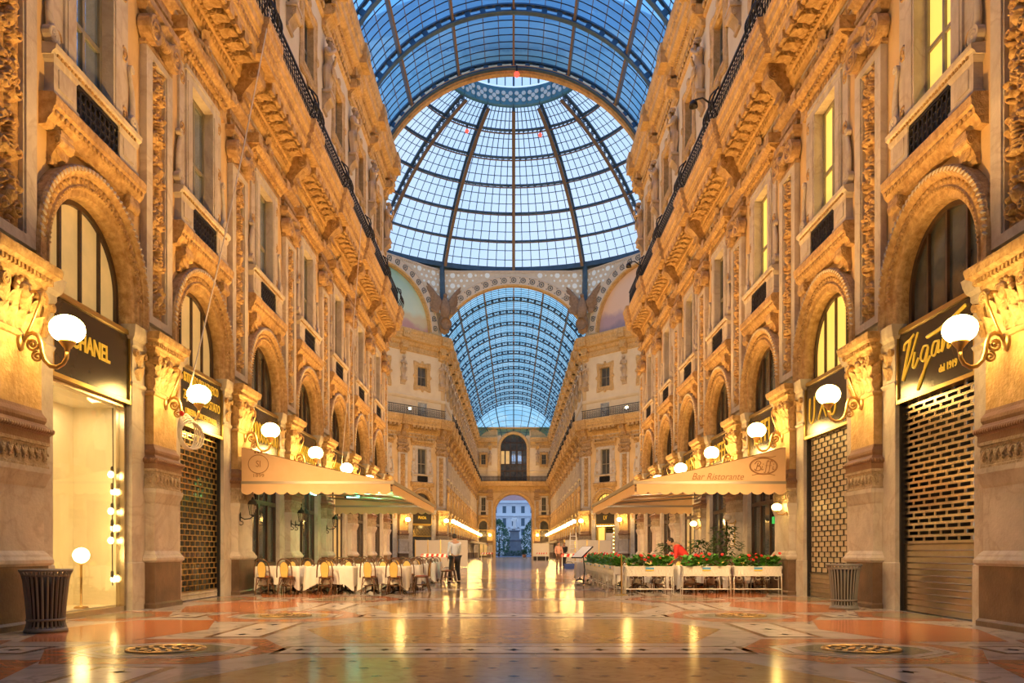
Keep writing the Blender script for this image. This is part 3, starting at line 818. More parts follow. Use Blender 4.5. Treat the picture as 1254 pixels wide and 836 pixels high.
# ---- floor with its inlays
def build_floor():
    f = MB(); y0, y1 = -8, 156
    f.add([(-27, y0, 0), (27, y0, 0), (27, y1, 0), (-27, y1, 0)], [(0, 1, 2, 3)], 'marble_grey')
    def poly(p, m, z): f.add([(x, y, z) for x, y in p], [tuple(range(len(p)))], m)
    def rect(x0, x1, a, b, m, z): poly([(x0, a), (x1, a), (x1, b), (x0, b)], m, z)
    Z1, Z2, Z3, Z4 = .002, .004, .006, .008
    def octo(cx, cy, hx, hy, kx, ky, m, z):
        poly([(cx - hx, cy), (cx - kx, cy - hy), (cx + kx, cy - hy), (cx + hx, cy), (cx + kx, cy + hy), (cx - kx, cy + hy)], m, z)
    def strip(x0, x1, a, b, n, along):
        rect(x0, x1, a, b, 'marble_brown', Z1); g = .09
        rect(x0 + g, x1 - g, a + g, b - g, 'marble_white', Z2)
        for i in range(n):
            t = (i + .5) / n
            cx, cy = (x0 + (x1 - x0) * t, (a + b) / 2) if along == 'x' else ((x0 + x1) / 2, a + (b - a) * t)
            poly([(cx - .13, cy), (cx, cy - .05), (cx + .13, cy), (cx, cy + .05)], 'marble_dark', Z3)
            poly([(cx - .05, cy), (cx, cy - .11), (cx + .05, cy), (cx, cy + .11)], 'marble_dark', Z3)
    for k in range(-1, 8):
        yc = 8.95 + B * k
        strip(-2.75, 2.75, yc - .36, yc + .36, 11, 'x')
        for sg in (-1, 1):
            cx = sg * 4.05
            poly([(cx - 1.42, yc), (cx - .8, yc - 1.12), (cx + .8, yc - 1.12), (cx + 1.42, yc), (cx + .8, yc + 1.12), (cx - .8, yc + 1.12)], 'marble_red', Z1)
            n = 8
            def ring(a, b, m, z): poly([(cx + a * math.cos(2 * PI * (i + .5) / n) / math.cos(PI / n), yc + b * math.sin(2 * PI * (i + .5) / n) / math.cos(PI / n)) for i in range(n)], m, z)
            ring(.98, .70, 'marble_white', Z2); ring(.90, .63, 'marble_dark', Z2 + .001); ring(.87, .60, 'marble_white', Z3); ring(.74, .50, 'marble_green', Z4)
            # side strips and the outer half medallion
            x0, x1 = sorted((sg * 5.5, sg * 6.15)); strip(x0, x1, yc - .36, yc + .36, 1, 'x')
            ox = sg * 7.0
            poly([(ox - .85, yc), (ox - .5, yc - 1), (ox + .4, yc - 1), (ox + .4, yc + 1), (ox - .5, yc + 1)][::1] if sg > 0 else
                 [(ox + .85, yc), (ox + .5, yc + 1), (ox - .4, yc + 1), (ox - .4, yc - 1), (ox + .5, yc - 1)], 'marble_red', Z1)
            poly([(ox + .55 * math.cos(2 * PI * i / 16), yc + .6 * math.sin(2 * PI * i / 16)) for i in range(16)], 'marble_green', Z2)
            # along-nave strip and the red panel
            ym = yc + B / 2
            x0, x1 = sorted((sg * 3.35, sg * 4.15)); strip(x0, x1, yc + 1.3, yc + B - 1.3, 3, 'y')
            poly([(sg * 4.5, ym), (sg * 5.0, ym - 1.55), (sg * 6.3, ym - 1.55), (sg * 6.85, ym), (sg * 6.3, ym + 1.55), (sg * 5.0, ym + 1.55)][::1 if sg > 0 else -1], 'marble_red', Z1)
        ym = yc + B / 2
        poly([(-3.05, ym), (-2.25, ym - 1.72), (2.25, ym - 1.72), (3.05, ym), (2.25, ym + 1.72), (-2.25, ym + 1.72)], 'marble_ochre', Z1)
        for r in range(7):
            for c in range(-5, 6):
                x = c * .42 + (.21 if r % 2 else 0); y = ym - 1.44 + .48 * r
                if abs(x) < 2.1 + .75 * (1 - abs(y - ym) / 1.7): poly([(x - .06, y), (x, y - .04), (x + .06, y), (x, y + .04)], 'marble_blue', Z2)
    # octagon and far arm: bands across the pale marble
    for i in range(30):
        y = 47 + i * 3.6
        if y < 152: rect(-6.6, 6.6, y, y + .35, 'marble_brown', Z1); rect(-6.4, 6.4, y + 1.2, y + 2.6, 'marble_ochre2', Z1)
    o = struct('floor', f)
    return o
kw = dict(rough=.15, spec=.32, bump=.012, bscale=3)
mat('marble_grey', (.50, .43, .37), (.62, .54, .47), 1.4, vein=(.30, .25, .22), vscale=.8, **kw)
mat('marble_white', (.68, .60, .51), (.76, .68, .59), 1.6, vein=(.48, .40, .33), **kw)
mat('marble_red', (.46, .14, .05), (.58, .21, .09), 2.6, vein=(.60, .32, .18), **kw)
mat('marble_brown', (.20, .10, .05), (.28, .15, .09), 6, **kw)
mat('marble_dark', (.05, .04, .045), None, **kw)
mat('marble_green', (.26, .27, .17), (.36, .35, .23), 1.8, vein=(.2, .2, .14), **kw)
mat('marble_ochre', (.46, .28, .11), (.56, .36, .16), 5, vein=(.36, .2, .09), vscale=2, **kw)
mat('marble_ochre2', (.52, .42, .32), (.60, .50, .40), 2, **kw)
mat('marble_blue', (.05, .06, .12), None, **kw)
build_floor()

# ---- nave walls
wb = wall_bay(B)
for nm, MM in (('wall_left', ML), ('wall_right', MR)):
    w = MB()
    for y in bayY: w.join(wb, MM(y))
    w.join(MB().box(-9.55, 9.55, 0, .3, 0, 24.2, 'stucco'), MM(P0 - 9.55))
    w.join(MB().box(-.4, .4, -.06, 1.4, 0, 24.2, 'stucco'), MM(YA - .36))
    struct(nm, w)
struct('sky_block_wall', MB().box(-9, 9, -8.3, -8, 0, 31, 'stucco'))  # unseen wall added behind the camera to block sky light
wbf = wall_bay(BFX)
for nm, sg in (('arcade_wall', -1), ('arcade_wall', 1)):
    w = MB()
    for j in range(NF): w.join(wbf, (ML if sg < 0 else MR)((PF[j] + PF[j + 1]) / 2))
    w.join(MB().box(-.4, .4, -.06, 1.4, 0, 24.2, 'stucco'), (ML if sg < 0 else MR)(YB + .36))
    struct(nm, w)
wbd = wall_bay(5.1)
for nm, MM in (('octagon_wall', MDL), ('octagon_wall', MDR)):
    w = MB()
    for s in (3.05, 8.15): w.join(wbd, MM(s))
    w.join(MB().box(-.3, .3, -.05, .3, 0, 24.2, 'stucco'), MM(.28)); w.join(MB().box(-2.6, 2.6, 0, .3, 0, 24.2, 'stucco'), MM(13.3))
    struct(nm, w)
# near diagonal walls and the transept stubs, which close the octagon behind the nave corners
for nm, sg in (('octagon_wall', -1), ('octagon_wall', 1)):
    w = MB().add([(sg * XW, YA, 0), (sg * 19, YC - XW, 0), (sg * 19, YC - XW, 24.2), (sg * XW, YA, 24.2)], [(0, 1, 2, 3)], 'stucco') or MB()
    w = MB(); w.add([(sg * XW, YA, 0), (sg * 19, YC - XW, 0), (sg * 19, YC - XW, 24.2), (sg * XW, YA, 24.2)], [(0, 1, 2, 3)], 'stucco')
    w.box(*sorted((sg * 27, sg * 27.3)), YC - 9, YC + 9, 0, 31, 'stucco')  # unseen end wall added to close the side arm against the sky
    for q in (-1, 1): w.box(*sorted((sg * 19, sg * 27)), YC + q * XW - .1, YC + q * XW + .1, 0, 24.2, 'stucco')
    struct(nm, w)

# ---- end wall with its great arch and arched window
def end_wall():
    w = MB(); n = 28
    def q(x0, x1, z0, z1, m, y=0): w.add([(x0, y, z0), (x1, y, z0), (x1, y, z1), (x0, y, z1)], [(0, 1, 2, 3)], m)
    def hole(r, zc, z0, zt, m, y):
        q(-8, -r, z0, zt, m, y); q(r, 8, z0, zt, m, y)
        for i in range(n):
            a, b = PI * i / n, PI * (i + 1) / n
            w.add([(r * math.cos(a), y, zc + r * math.sin(a)), (r * math.cos(b), y, zc + r * math.sin(b)), (r * math.cos(b), y, zt), (r * math.cos(a), y, zt)], [(0, 1, 2, 3)], m)
    hole(3.6, 9.0, 0, 15.2, 'stucco', 0); hole(2.6, 22.0, 15.1, 25.8, 'upper', -.06)
    w.arc([(3.6, 0), (3.6, 2.0)], 9.0, 0, n, 'ochre'); w.arc([(2.6, -.06), (2.6, .5)], 22.0, 15.2, n, 'ochre')
    w.arc([(4.3, 0), (4.3, -.25), (4.1, -.3), (3.7, -.2), (3.6, 0)], 9.0, 0, n, 'ochre')
    w.arc([(3.2, -.06), (3.2, -.25), (3.0, -.3), (2.7, -.2), (2.6, -.06)], 22.0, 15.2, n, 'ochre')
    w.box(-8, -3.6, 1.9, 2.0, 0, 15, 'stucco'); w.box(3.6, 8, 1.9, 2.0, 0, 15, 'stucco')
    w.box(-8, 8, 1.9, 2.1, 12.7, 25.6, 'stucco')
    w.extr([(-.06, 17.0), (-.2, 17.2), (-.06, 17.4)], 'x', -7.7, -3.2, 'upper'); w.extr([(-.06, 17.0), (-.2, 17.2), (-.06, 17.4)], 'x', 3.2, 7.7, 'upper')
    return w
struct('wall_end', end_wall(), M=TR(0, YE, 0))
g = MB()
for x in (-1.75, -.65, .65, 1.75): g.box(x - .09, x + .09, .1, .2, 15.2, 22.0 + math.sqrt(2.6 ** 2 - x * x), 'darkwood')
for z in (17.2, 18.5, 21.3, 22.9): g.box(-2.6, 2.6, .1, .2, z, z + .22, 'darkwood')
g.box(-2.6, 2.6, .1, .2, 15.2, 15.4, 'darkwood')
pn = MB(); pn.add([(2.6 * math.cos(PI * i / 24), .22, 22.0 + 2.6 * math.sin(PI * i / 24)) for i in range(25)] + [(-2.6, .22, 15.2), (2.6, .22, 15.2)], [tuple(range(27))], 'win_dark')
wl = []
for x in (-1.75 - .42, -1.2, 0, 1.2): wl.append(('lit_pane', MB().box(x - .36, x + .36, .19, .21, 18.7, 21.3, 'win_sky' if x >= 0 else 'win_warm'), 'win_warm'))
thing('great_arched_window', [('frame', g, 'darkwood'), ('pane', pn, 'win_dark')] + wl, 'great arched window with dark frame above the far arch', 'window', TR(0, YE, 0))

# ---- cornices
pathLN = [(-XW, -8), (-XW, YA), (-19, YC - XW), (-27, YC - XW)]
pathRN = [(27, YC - XW), (19, YC - XW), (XW, YA), (XW, -8)]
pathF = [(-27, YC + XW), (-19, YC + XW), (-XW, YB), (-XW, YE), (XW, YE), (XW, YB), (19, YC + XW), (27, YC + XW)]
mod_me = modillion_mb().mesh('modillion', 'carved'); br_me = bracket_mb().mesh('bracket', 'carved')
lb = MB()
for i in range(23):
    x = -1.72 + 3.44 * i / 22
    lb.ell((x, -.17, 13.72), (.055, .05, .085), 6, 4, 'carved'); lb.ell((x, -.84, 14.49), (.055, .04, .095), 6, 4, 'carved'); lb.box(x - .045, x + .045, -.30, -.22, 13.87, 13.97, 'carved')
for i in range(8):
    x = -1.785 + .51 * i; lb.ell((x, -.52, 14.2), (.09, .15, .07), 8, 4, 'carved')
    lb.ell((x, -.05, 13.3), (.18, .035, .13), 8, 4, 'carved')
lb_me = lb.mesh('leaf_band', 'carved')
def cornice(name, path, spots, mods, bands=()):
    mb = plan_sweep(path, cornice_profile(), 'ochre')
    for M in spots: ressaut(mb, M)
    o = struct(name, mb)
    for M in mods: link('modillion', mod_me, o, M)
    for M in bands: link('leaf_band', lb_me, o, M)
    for M in spots: link('bracket', br_me, o, M)
def mods_for(MM, ys, half):
    out = []
    for y in ys:
        for k in range(7): out.append(MM(y + (k - 3) * .51))
    return out
cornice('trim_1', pathLN, [ML(y) for y in pierY], mods_for(ML, bayY, B / 2), [ML(y) for y in bayY])
cornice('trim_2', pathRN, [MR(y) for y in pierY], mods_for(MR, bayY, B / 2), [MR(y) for y in bayY])
ds = (.5, 5.6)
fm = [MM(s + (k - 3) * .53) for MM in (MDL, MDR) for s in (3.05, 8.15) for k in range(7)]
fm += [MM((PF[j] + PF[j + 1]) / 2 + (k - 1.5) * .8) for MM in (ML, MR) for j in range(9) for k in range(4)]
cornice('trim_3', pathF, [MM(s) for MM in (MDL, MDR) for s in ds] + [MM(y) for MM in (ML, MR) for y in PF], fm, [MM(s) for MM in (MDL, MDR) for s in (3.05, 8.15)])
def top_cornice(name, path, spots):
    mb = plan_sweep(path, top_profile(), 'ochre')
    for M in spots:
        r = MB().box(-.46, .46, -.94, -.05, 23.1, 24.0, 'ochre').box(-.42, .42, -.46, -.05, 22.0, 23.1, 'ochre')
        for i in range(3): r.ell((-.25 + .25 * i, -.95, 23.5), (.1, .06, .16), 6, 4, 'ochre')
        mb.join(r, M)
    return struct(name, mb)
def frieze_run(MM, ys, half):                 # leaf frieze and dentils under the top cornice
    r = MB()
    for y in ys:
        t = MB(); dentils(t, -half + .5, half - .5, -.28, 22.72, 22.88, 22, 'ochre', .10)
        for i in range(11):
            x = -half + .55 + (2 * half - 1.1) * i / 10
            t.ell((x, -.70, 23.48), (.15, .07, .14), 6, 4, 'ochre'); t.ell((x, -.17, 22.3), (.14, .07, .16), 6, 4, 'ochre')
        r.join(t, MM(y))
    return r
t4 = top_cornice('trim_4', pathLN, [ML(y) for y in pierY]); t5 = top_cornice('trim_5', pathRN, [MR(y) for y in pierY])
struct('leaf_frieze', frieze_run(ML, bayY, B / 2), parent=t4); struct('leaf_frieze', frieze_run(MR, bayY, B / 2), parent=t5)
top_cornice('trim_11', [(3.3, YE), (XW, YE), (XW, YB), (19, YC + XW), (27, YC + XW)], [])
top_cornice('trim_6', [(-27, YC + XW), (-19, YC + XW), (-XW, YB), (-XW, YE), (-3.3, YE)], [MM(s) for MM in (MDL, MDR) for s in ds] + [MM(y) for MM in (ML, MR) for y in PF])

# ---- glazed barrel vaults
VR, VZ, VA = 9.05, 21.0, math.radians(21)
def rib_mb(n=26):
    m = MB()
    m.arc([(8.60, -.16), (8.60, .16), (8.68, .16), (8.68, -.16)], VZ, None, 36, 'ironblue', VA, PI - VA, closed=True)
    m.arc([(9.0, -.12), (9.0, .12), (9.08, .12), (9.08, -.12)], VZ, None, 36, 'ironblue', VA, PI - VA, closed=True)
    st = (PI - 2 * VA) / n
    for i in range(n + 1):
        a = VA + st * i; w = st * .17
        m.arc([(8.64, -.05), (8.64, .05), (9.04, .05), (9.04, -.05)], VZ, None, 2, 'ironblue', max(VA, a - w), min(PI - VA, a + w), closed=True)
        if i < n:
            for rr in (8.70, 8.98):
                m.arc([(rr - .045, -.04), (rr - .045, .04), (rr + .045, .04), (rr + .045, -.04)], VZ, None, 1, 'ironblue', a + st * .34, a + st * .66, closed=True)
    return m
PUR = [math.radians(90 + d) for d in (-64.5, -43, -21.5, 0, 21.5, 43, 64.5)]
def bars_mb(bay, nt=8):
    m = MB()
    for i in range(1, nt):
        y = -bay / 2 + bay * i / nt
        m.arc([(9.03, y - .017), (9.03, y + .017), (9.07, y + .017), (9.07, y - .017)], VZ, None, 30, 'iron', VA, PI - VA, closed=True)
    for k in range(1, 26):
        a = VA + (PI - 2 * VA) * k / 26
        if min(abs(a - p) for p in PUR) < .03: continue
        c, s = math.cos(a), math.sin(a); x, z = 9.05 * c, VZ + 9.05 * s
        m.bar((x, -bay / 2, z), (x, bay / 2, z), .022, 'barbrown')
    return m
def purlin_mb(bay):
    m = MB(); m.extr([(-.06, -.16), (.06, -.16), (.06, .16), (-.06, .16)], 'y', -bay / 2, bay / 2, 'ribbrown'); return m
rib_me = rib_mb().mesh('arch_rib', 'ironblue')
def vault(name, y0, nb, bay, gm, nt, label=None):
    y1 = y0 + nb * bay
    e = bpy.data.objects.new(name, None); COL.objects.link(e); e['kind'] = 'structure'
    g = MB().arc([(9.1, y0), (9.1, y1)], VZ, None, 40, gm, VA, PI - VA, smooth=True)
    link('glazing', g.mesh('glazing', gm), e)
    bme = bars_mb(bay, nt).mesh('glazing_bars', 'iron'); pme = purlin_mb(bay * nb).mesh('purlin', 'ribbrown')
    for i in range(nb + 1): link('arch_rib', rib_me, e, TR(0, y0 + bay * i, 0))
    for i in range(nb): link('glazing_bars', bme, e, TR(0, y0 + bay * (i + .5), 0))
    for a in PUR:
        link('purlin', pme, e, Matrix.Translation((8.86 * math.cos(a), (y0 + y1) / 2, VZ + 8.86 * math.sin(a))) @ Matrix.Rotation(PI / 2 - a, 4, 'Y'))
    return e
NV0 = 45.3 - B * 11
e1 = vault('ceiling', NV0, 11, B, 'vault_glass', 8)
struct('end_arch', MB().arc([(8.62, -.16), (8.47, -.14), (8.47, .14), (8.62, .16)], VZ, None, 48, 'ochre', VA, PI - VA, closed=True), parent=e1, M=TR(0, 45.6, 0))
VF0 = YB - .5; VFB = 4.66; VFN = 14
e2 = vault('ceiling_far', VF0, VFN, VFB, 'far_glass', 7)
VFE = VF0 + VFN * VFB
# glazed half dome closing the far vault
hd = MB(); n, k = 24, 8; v = []
for j in range(k + 1):
    u = j / k * PI / 2
    for i in range(n + 1):
        a = VA + (PI - 2 * VA) * i / n
        v.append((9.05 * math.cos(a) * math.cos(u * .55), VFE + (YE - VFE) * math.sin(u), VZ + 2.9 + (9.05 * math.sin(a) - 2.9) * math.cos(u)))
hd.add(v, [(j * (n + 1) + i, j * (n + 1) + i + 1, (j + 1) * (n + 1) + i + 1, (j + 1) * (n + 1) + i) for j in range(k) for i in range(n)], 'far_glass', True)
struct('half_dome_glazing', hd, parent=e2)
hb = MB()
for i in range(0, n + 1, 2): hb.tube([v[j * (n + 1) + i] for j in range(k + 1)], .10 if i in (4, 8, 12, 16, 20) else .04, 4, 'ironblue')
for j in range(1, k): hb.tube([v[j * (n + 1) + i] for i in range(n + 1)], .04, 4, 'ironblue')
struct('half_dome_bars', hb, parent=e2)
struct('trim_7', MB().box(-8, 8, YE - .9, YE + .2, 25.7, 25.95, 'ochre').box(-8, -3.2, YE - .3, YE + .2, 24.0, 25.7, 'upper').box(3.2, 8, YE - .3, YE + .2, 24.0, 25.7, 'upper').box(-8, -3.4, YE - .5, YE - .2, 24.0, 25.6, 'ochre').box(3.4, 8, YE - .5, YE - .2, 24.0, 25.6, 'ochre'))

# ---- dome over the octagon
DR, DZ, DRS, DZ0 = 19.8, 32.0, 23.3, 19.70
phis = [math.radians(58.2 - 7.133 * i) for i in range(7)]
def DP(phi, th, dr=0): return ((DRS + dr) * math.sin(phi) * math.sin(th), (DRS + dr) * math.sin(phi) * math.cos(th), DZ0 + (DRS + dr) * math.cos(phi))
dome = bpy.data.objects.new('dome_ceiling', None); COL.objects.link(dome); dome['kind'] = 'structure'; dome.location = (0, YC, 0)
n = 64; gl = MB(); v = []
for j in range(25):
    p = phis[0] + (phis[-1] - phis[0]) * j / 24
    for i in range(n): v.append(DP(p, 2 * PI * i / n))
gl.add(v, [(j * n + i, j * n + (i + 1) % n, (j + 1) * n + (i + 1) % n, (j + 1) * n + i) for j in range(24) for i in range(n)], 'dome_glass', True)
link('glazing', gl.mesh('glazing', 'dome_glass'), dome)
# one rib: two flanges and a lattice web, along theta = 0
rb = MB(); N_ = 24
pp = [phis[0] + (phis[-1] - phis[0]) * j / N_ for j in range(N_ + 1)]
def flange(dr, hw, th, m):
    v = []
    for p in pp:
        for sx, d in ((-hw, dr), (hw, dr), (hw, dr + th), (-hw, dr + th)):
            q = DP(p, 0, d); v.append((sx, q[1], q[2]))
    rb.add(v, [(j * 4 + a, j * 4 + (a + 1) % 4, (j + 1) * 4 + (a + 1) % 4, (j + 1) * 4 + a) for j in range(N_) for a in range(4)], m)
flange(-.12, .14, .16, 'ironblue'); flange(-.95, .16, .1, 'ribbrown')
for j in range(N_):
    for a, b in ((j, j + 1), (j + 1, j)):
        p, q = DP(pp[a], 0, -.12), DP(pp[b], 0, -.9); rb.bar(p, q, .05, 'ironblue')
    c = DP((pp[j] + pp[j + 1]) / 2, 0, -.5)
    rb.tube([(0, c[1] + .2 * math.cos(2 * PI * t / 8), c[2] + .2 * math.sin(2 * PI * t / 8)) for t in range(8)], .045, 4, 'ironblue', True)
rbm = rb.mesh('rib', 'ironblue')
sg = MB()
for q in range(1, 8):                                       # meridian bars
    th = 2 * PI / 16 * q / 8; sg.tube([DP(phis[0] + (phis[-1] - phis[0]) * j / 12, th) for j in range(13)], .04, 4, 'ironblue')
for j in range(6):
    for t in (1 / 3, 2 / 3):
        p = phis[j] + (phis[j + 1] - phis[j]) * t; sg.tube([DP(p, 2 * PI / 16 * i / 8) for i in range(9)], .04, 4, 'ironblue')
sgm = sg.mesh('glazing_bars', 'ironblue')
for i in range(16):
    R = Matrix.Rotation(-2 * PI * i / 16, 4, 'Z')
    link('rib', rbm, dome, R); link('glazing_bars', sgm, dome, R)
for j in range(1, 6):
    h = MB()
    h.tube([DP(phis[j], 2 * PI * i / 64, -.05) for i in range(64)], .13, 5, 'ironblue', True)
    h.tube([DP(phis[j], 2 * PI * i / 64, -.5) for i in range(64)], .07, 5, 'ribbrown', True)
    for i in range(128): h.bar(DP(phis[j], 2 * PI * i / 128, -.5), DP(phis[j], 2 * PI * (i + .5) / 128, -.05), .05, 'ironblue')
    link('hoop', h.mesh('hoop', 'ironblue'), dome)
lan = MB().lathe([(6.25, 41.9), (6.45, 41.9), (6.5, 42.1), (6.4, 42.15), (6.4, 43.3), (6.5, 43.35), (6.5, 43.6), (6.2, 43.6), (6.15, 42.0), (6.25, 41.9)], 64, (0, 0, 0), 'dome_ring', False)
for i in range(32):                                         # quatrefoil panels on the inside of the ring
    th = 2 * PI * (i + .5) / 32
    for a, b in ((-.32, .3), (.32, .3), (-.32, -.3), (.32, -.3), (0, 0)):
        t2 = th + a / 6.1; c = (6.13 * math.sin(t2), 6.13 * math.cos(t2), 42.75 + b)
        M = Matrix.Translation(c) @ Matrix.Rotation(-t2, 4, 'Z')
        d = MB().extr([(.2 * math.cos(2 * PI * q / 8), .2 * math.sin(2 * PI * q / 8)) for q in range(8)], 'y', -.03, .02, 'ring_pale'); lan.join(d, M)
    t3 = 2 * PI * i / 32; lan.bar((6.12 * math.sin(t3), 6.12 * math.cos(t3), 42.05), (6.12 * math.sin(t3), 6.12 * math.cos(t3), 43.5), .07, 'dome_ring')
link('lantern_ring', lan.mesh('lantern_ring', 'dome_ring'), dome)
lw = MB()
for i in range(48):
    th = 2 * PI * i / 48; lw.bar((5.9 * math.sin(th), 5.9 * math.cos(th), 43.6), (5.9 * math.sin(th), 5.9 * math.cos(th), 46), .05 if i % 3 else .09, 'ironblue')
    lw.tube([(5.9 * math.sin(th), 5.9 * math.cos(th), 46), (3.2 * math.sin(th), 3.2 * math.cos(th), 47.3), (.3 * math.sin(th), .3 * math.cos(th), 47.9)], .05, 4, 'ironblue')
for z in (44.8, 46): lw.tube([(5.9 * math.sin(2 * PI * i / 48), 5.9 * math.cos(2 * PI * i / 48), z) for i in range(48)], .08, 4, 'ironblue', True)
lw2 = MB().lathe([(5.95, 43.6), (5.95, 46), (3.25, 47.35), (.05, 47.95)], 48, (0, 0, 0), 'dome_glass')
q = link('lantern_bars', lw.mesh('lantern_bars', 'ironblue'), dome); link('lantern_glazing', lw2.mesh('lantern_glazing', 'dome_glass'), q)
struct('trim_8', MB().lathe([(19.5, 31.62), (20.3, 31.62), (20.3, 32.15), (19.6, 32.15), (19.5, 31.62)], 64, (0, YC, 0), 'ironblue', False))

# ---- the drum: eight arches with rosettes, pendentive lattice, painted lunettes
AV_A, AV_D = 18.3, 18.4
def drum(M, hw, r, zc, top, diag):
    w = MB(); n = 40; zb = 24.14
    lim = math.acos(min(1, hw / r)) if r > hw else 0
    pts = [(r * math.cos(lim + (PI - 2 * lim) * i / n), zc + r * math.sin(lim + (PI - 2 * lim) * i / n)) for i in range(n + 1)]
    if r < hw:
        for s in (-1, 1):
            w.add([(s * r, 0, zb), (s * hw, 0, zb), (s * hw, 0, top), (s * r, 0, top)], [(0, 1, 2, 3)], 'infill')
    for i in range(n):
        (x0, z0), (x1, z1) = pts[i], pts[i + 1]
        w.add([(x0, 0, z0), (x1, 0, z1), (x1, 0, top), (x0, 0, top)], [(0, 1, 2, 3)], 'infill')
    # lattice of pale discs in both spandrels
    for s in (-1, 1):
        for i in range(12):
            for j in range(9):
                x = hw - .55 - .62 * i + (.31 if j % 2 else 0); z = top - .5 - .56 * j
                if x < .4 or z < 24.9: continue
                if math.hypot(x, max(0, z - zc)) < r + 1.05 + .3: continue
                big = (i % 3 == 1 and j % 2 == 0); rr = .28 if big else (.10, .17, .13)[(i + j) % 3]
                w.extr([(s * x + rr * math.cos(2 * PI * q / 8), z + rr * math.sin(2 * PI * q / 8)) for q in range(8)], 'y', -.05, .0, 'opal_disc')
    w.box(-hw, hw, -.10, .0, top - .12, top, 'rosette_pale'); dentils(w, -hw, hw, -.0, top - .28, top - .14, 60, 'rosette_pale', .08)
    wo = struct('drum_wall', w, M=M)
    a = MB(); ro = r + .95; l2 = math.acos(min(1, (hw + .05) / ro)) if ro > hw + .05 else 0
    a.arc([(ro, .02), (ro, -.22), (ro - .08, -.26), (ro - .10, -.20), (r + .16, -.20), (r + .14, -.27), (r + .04, -.27), (r, -.2), (r, .7)], zc, None, 48, 'rosette_pale', l2, PI - l2)
    k = max(5, int((PI - 2 * l2) * (r + .5) / .98))
    for i in range(k):
        t = l2 + (PI - 2 * l2) * (i + .5) / k; c = ((r + .5) * math.cos(t), -.22, zc + (r + .5) * math.sin(t))
        a.tube([(c[0] + .25 * math.cos(2 * PI * q / 10), c[1], c[2] + .25 * math.sin(2 * PI * q / 10)) for q in range(10)], .055, 5, 'rosette_dark', True)
        a.ell(c, (.12, .05, .12), 8, 4, 'rosette_dark')
        for dr in (-.26, .26):
            t2 = t + PI / k * .8; a.ell(((r + .5 + dr) * math.cos(t2), -.2, zc + (r + .5 + dr) * math.sin(t2)), (.07, .04, .07), 6, 4, 'rosette_dark')
    link('archivolt', a.mesh('archivolt', 'rosette_pale'), wo)
    gr = MB().arc([(r + .02, -.24), (r - .12, -.20), (r - .12, .4), (r + .02, .4)], zc, None, 48, 'ochre', lim, PI - lim, closed=True)
    link('gilded_edge', gr.mesh('gilded_edge', 'ochre'), wo)
def painting_mat(name, sky1, sky2, land, flow):
    m = bpy.data.materials.new(name); m.use_nodes = True; nt = m.node_tree; N = nt.nodes; L = nt.links; b = N['Principled BSDF']
    g = N.new('ShaderNodeTexCoord'); s = N.new('ShaderNodeSeparateXYZ'); L.new(g.outputs['Object'], s.inputs[0])
    no = N.new('ShaderNodeTexNoise'); no.inputs['Scale'].default_value = .7; no.inputs['Detail'].default_value = 6; L.new(g.outputs['Object'], no.inputs['Vector'])
    ma = N.new('ShaderNodeMath'); ma.operation = 'MULTIPLY_ADD'; ma.inputs[1].default_value = 1.8; L.new(no.outputs['Fac'], ma.inputs[0]); L.new(s.outputs['Z'], ma.inputs[2])
    mr = N.new('ShaderNodeMapRange'); mr.inputs['From Min'].default_value = 25; mr.inputs['From Max'].default_value = 31; L.new(ma.outputs[0], mr.inputs['Value'])
    r = N.new('ShaderNodeValToRGB'); e = r.color_ramp.elements; e[0].position = .08; e[0].color = (*flow, 1); e[1].position = 1; e[1].color = (*sky2, 1)
    for p, c in ((.17, land), (.25, land), (.36, sky1)): x = e.new(p); x.color = (*c, 1)
    L.new(mr.outputs[0], r.inputs['Fac']); L.new(r.outputs['Color'], b.inputs['Base Color']); b.inputs['Roughness'].default_value = .7
    MATS[name] = m
painting_mat('painting_green', (.60, .76, .66), (.26, .56, .60), (.66, .60, .42), (.56, .34, .34))
painting_mat('painting_pink', (.80, .58, .44), (.78, .60, .48), (.50, .36, .42), (.30, .26, .36))
for th, ap, dg in ((0, AV_A, 0), (PI, AV_A, 0), (H90, AV_A, 0), (-H90, AV_A, 0), (PI / 4, AV_D, 1), (-PI / 4, AV_D, 1), (3 * PI / 4, AV_D, 1), (-3 * PI / 4, AV_D, 1)):
    # th turns the wall so that its face looks at the middle of the octagon
    c = Matrix.Translation((0, YC, 0)) @ Matrix.Rotation(th, 4, 'Z') @ Matrix.Translation((0, ap, 0))
    if dg: drum(c, 7.48, 5.95, 24.3, 31.25, True)
    else: drum(c, 7.72, 8.70, 21.0, 31.25, False)
for th, pm, lab in ((PI / 4, 'painting_green', 'blue-green painted lunette above the octagon wall facing the entrance'), (-PI / 4, 'painting_pink', 'rose and sand painted lunette above the octagon wall')):
    p = MB(); p.add([(5.9 * math.cos(PI * i / 32), .3, 24.2 + 5.9 * math.sin(PI * i / 32)) for i in range(33)], [tuple(range(33))], pm)
    p.add([(5.95 * math.cos(PI * i / 32), .5, 24.2 + 5.95 * math.sin(PI * i / 32)) for i in range(33)], [tuple(range(33))], 'infill')
    one('painted_lunette', p, pm, lab, 'mural', None, Matrix.Translation((0, YC, 0)) @ Matrix.Rotation(th, 4, 'Z') @ Matrix.Translation((0, AV_D, 0)))
for th in (3 * PI / 4, -3 * PI / 4):
    p = MB(); p.add([(5.95 * math.cos(PI * i / 32), .3, 24.2 + 5.95 * math.sin(PI * i / 32)) for i in range(33)], [tuple(range(33))], 'infill')
    struct('lunette_wall', p, M=Matrix.Translation((0, YC, 0)) @ Matrix.Rotation(th, 4, 'Z') @ Matrix.Translation((0, AV_D, 0)))
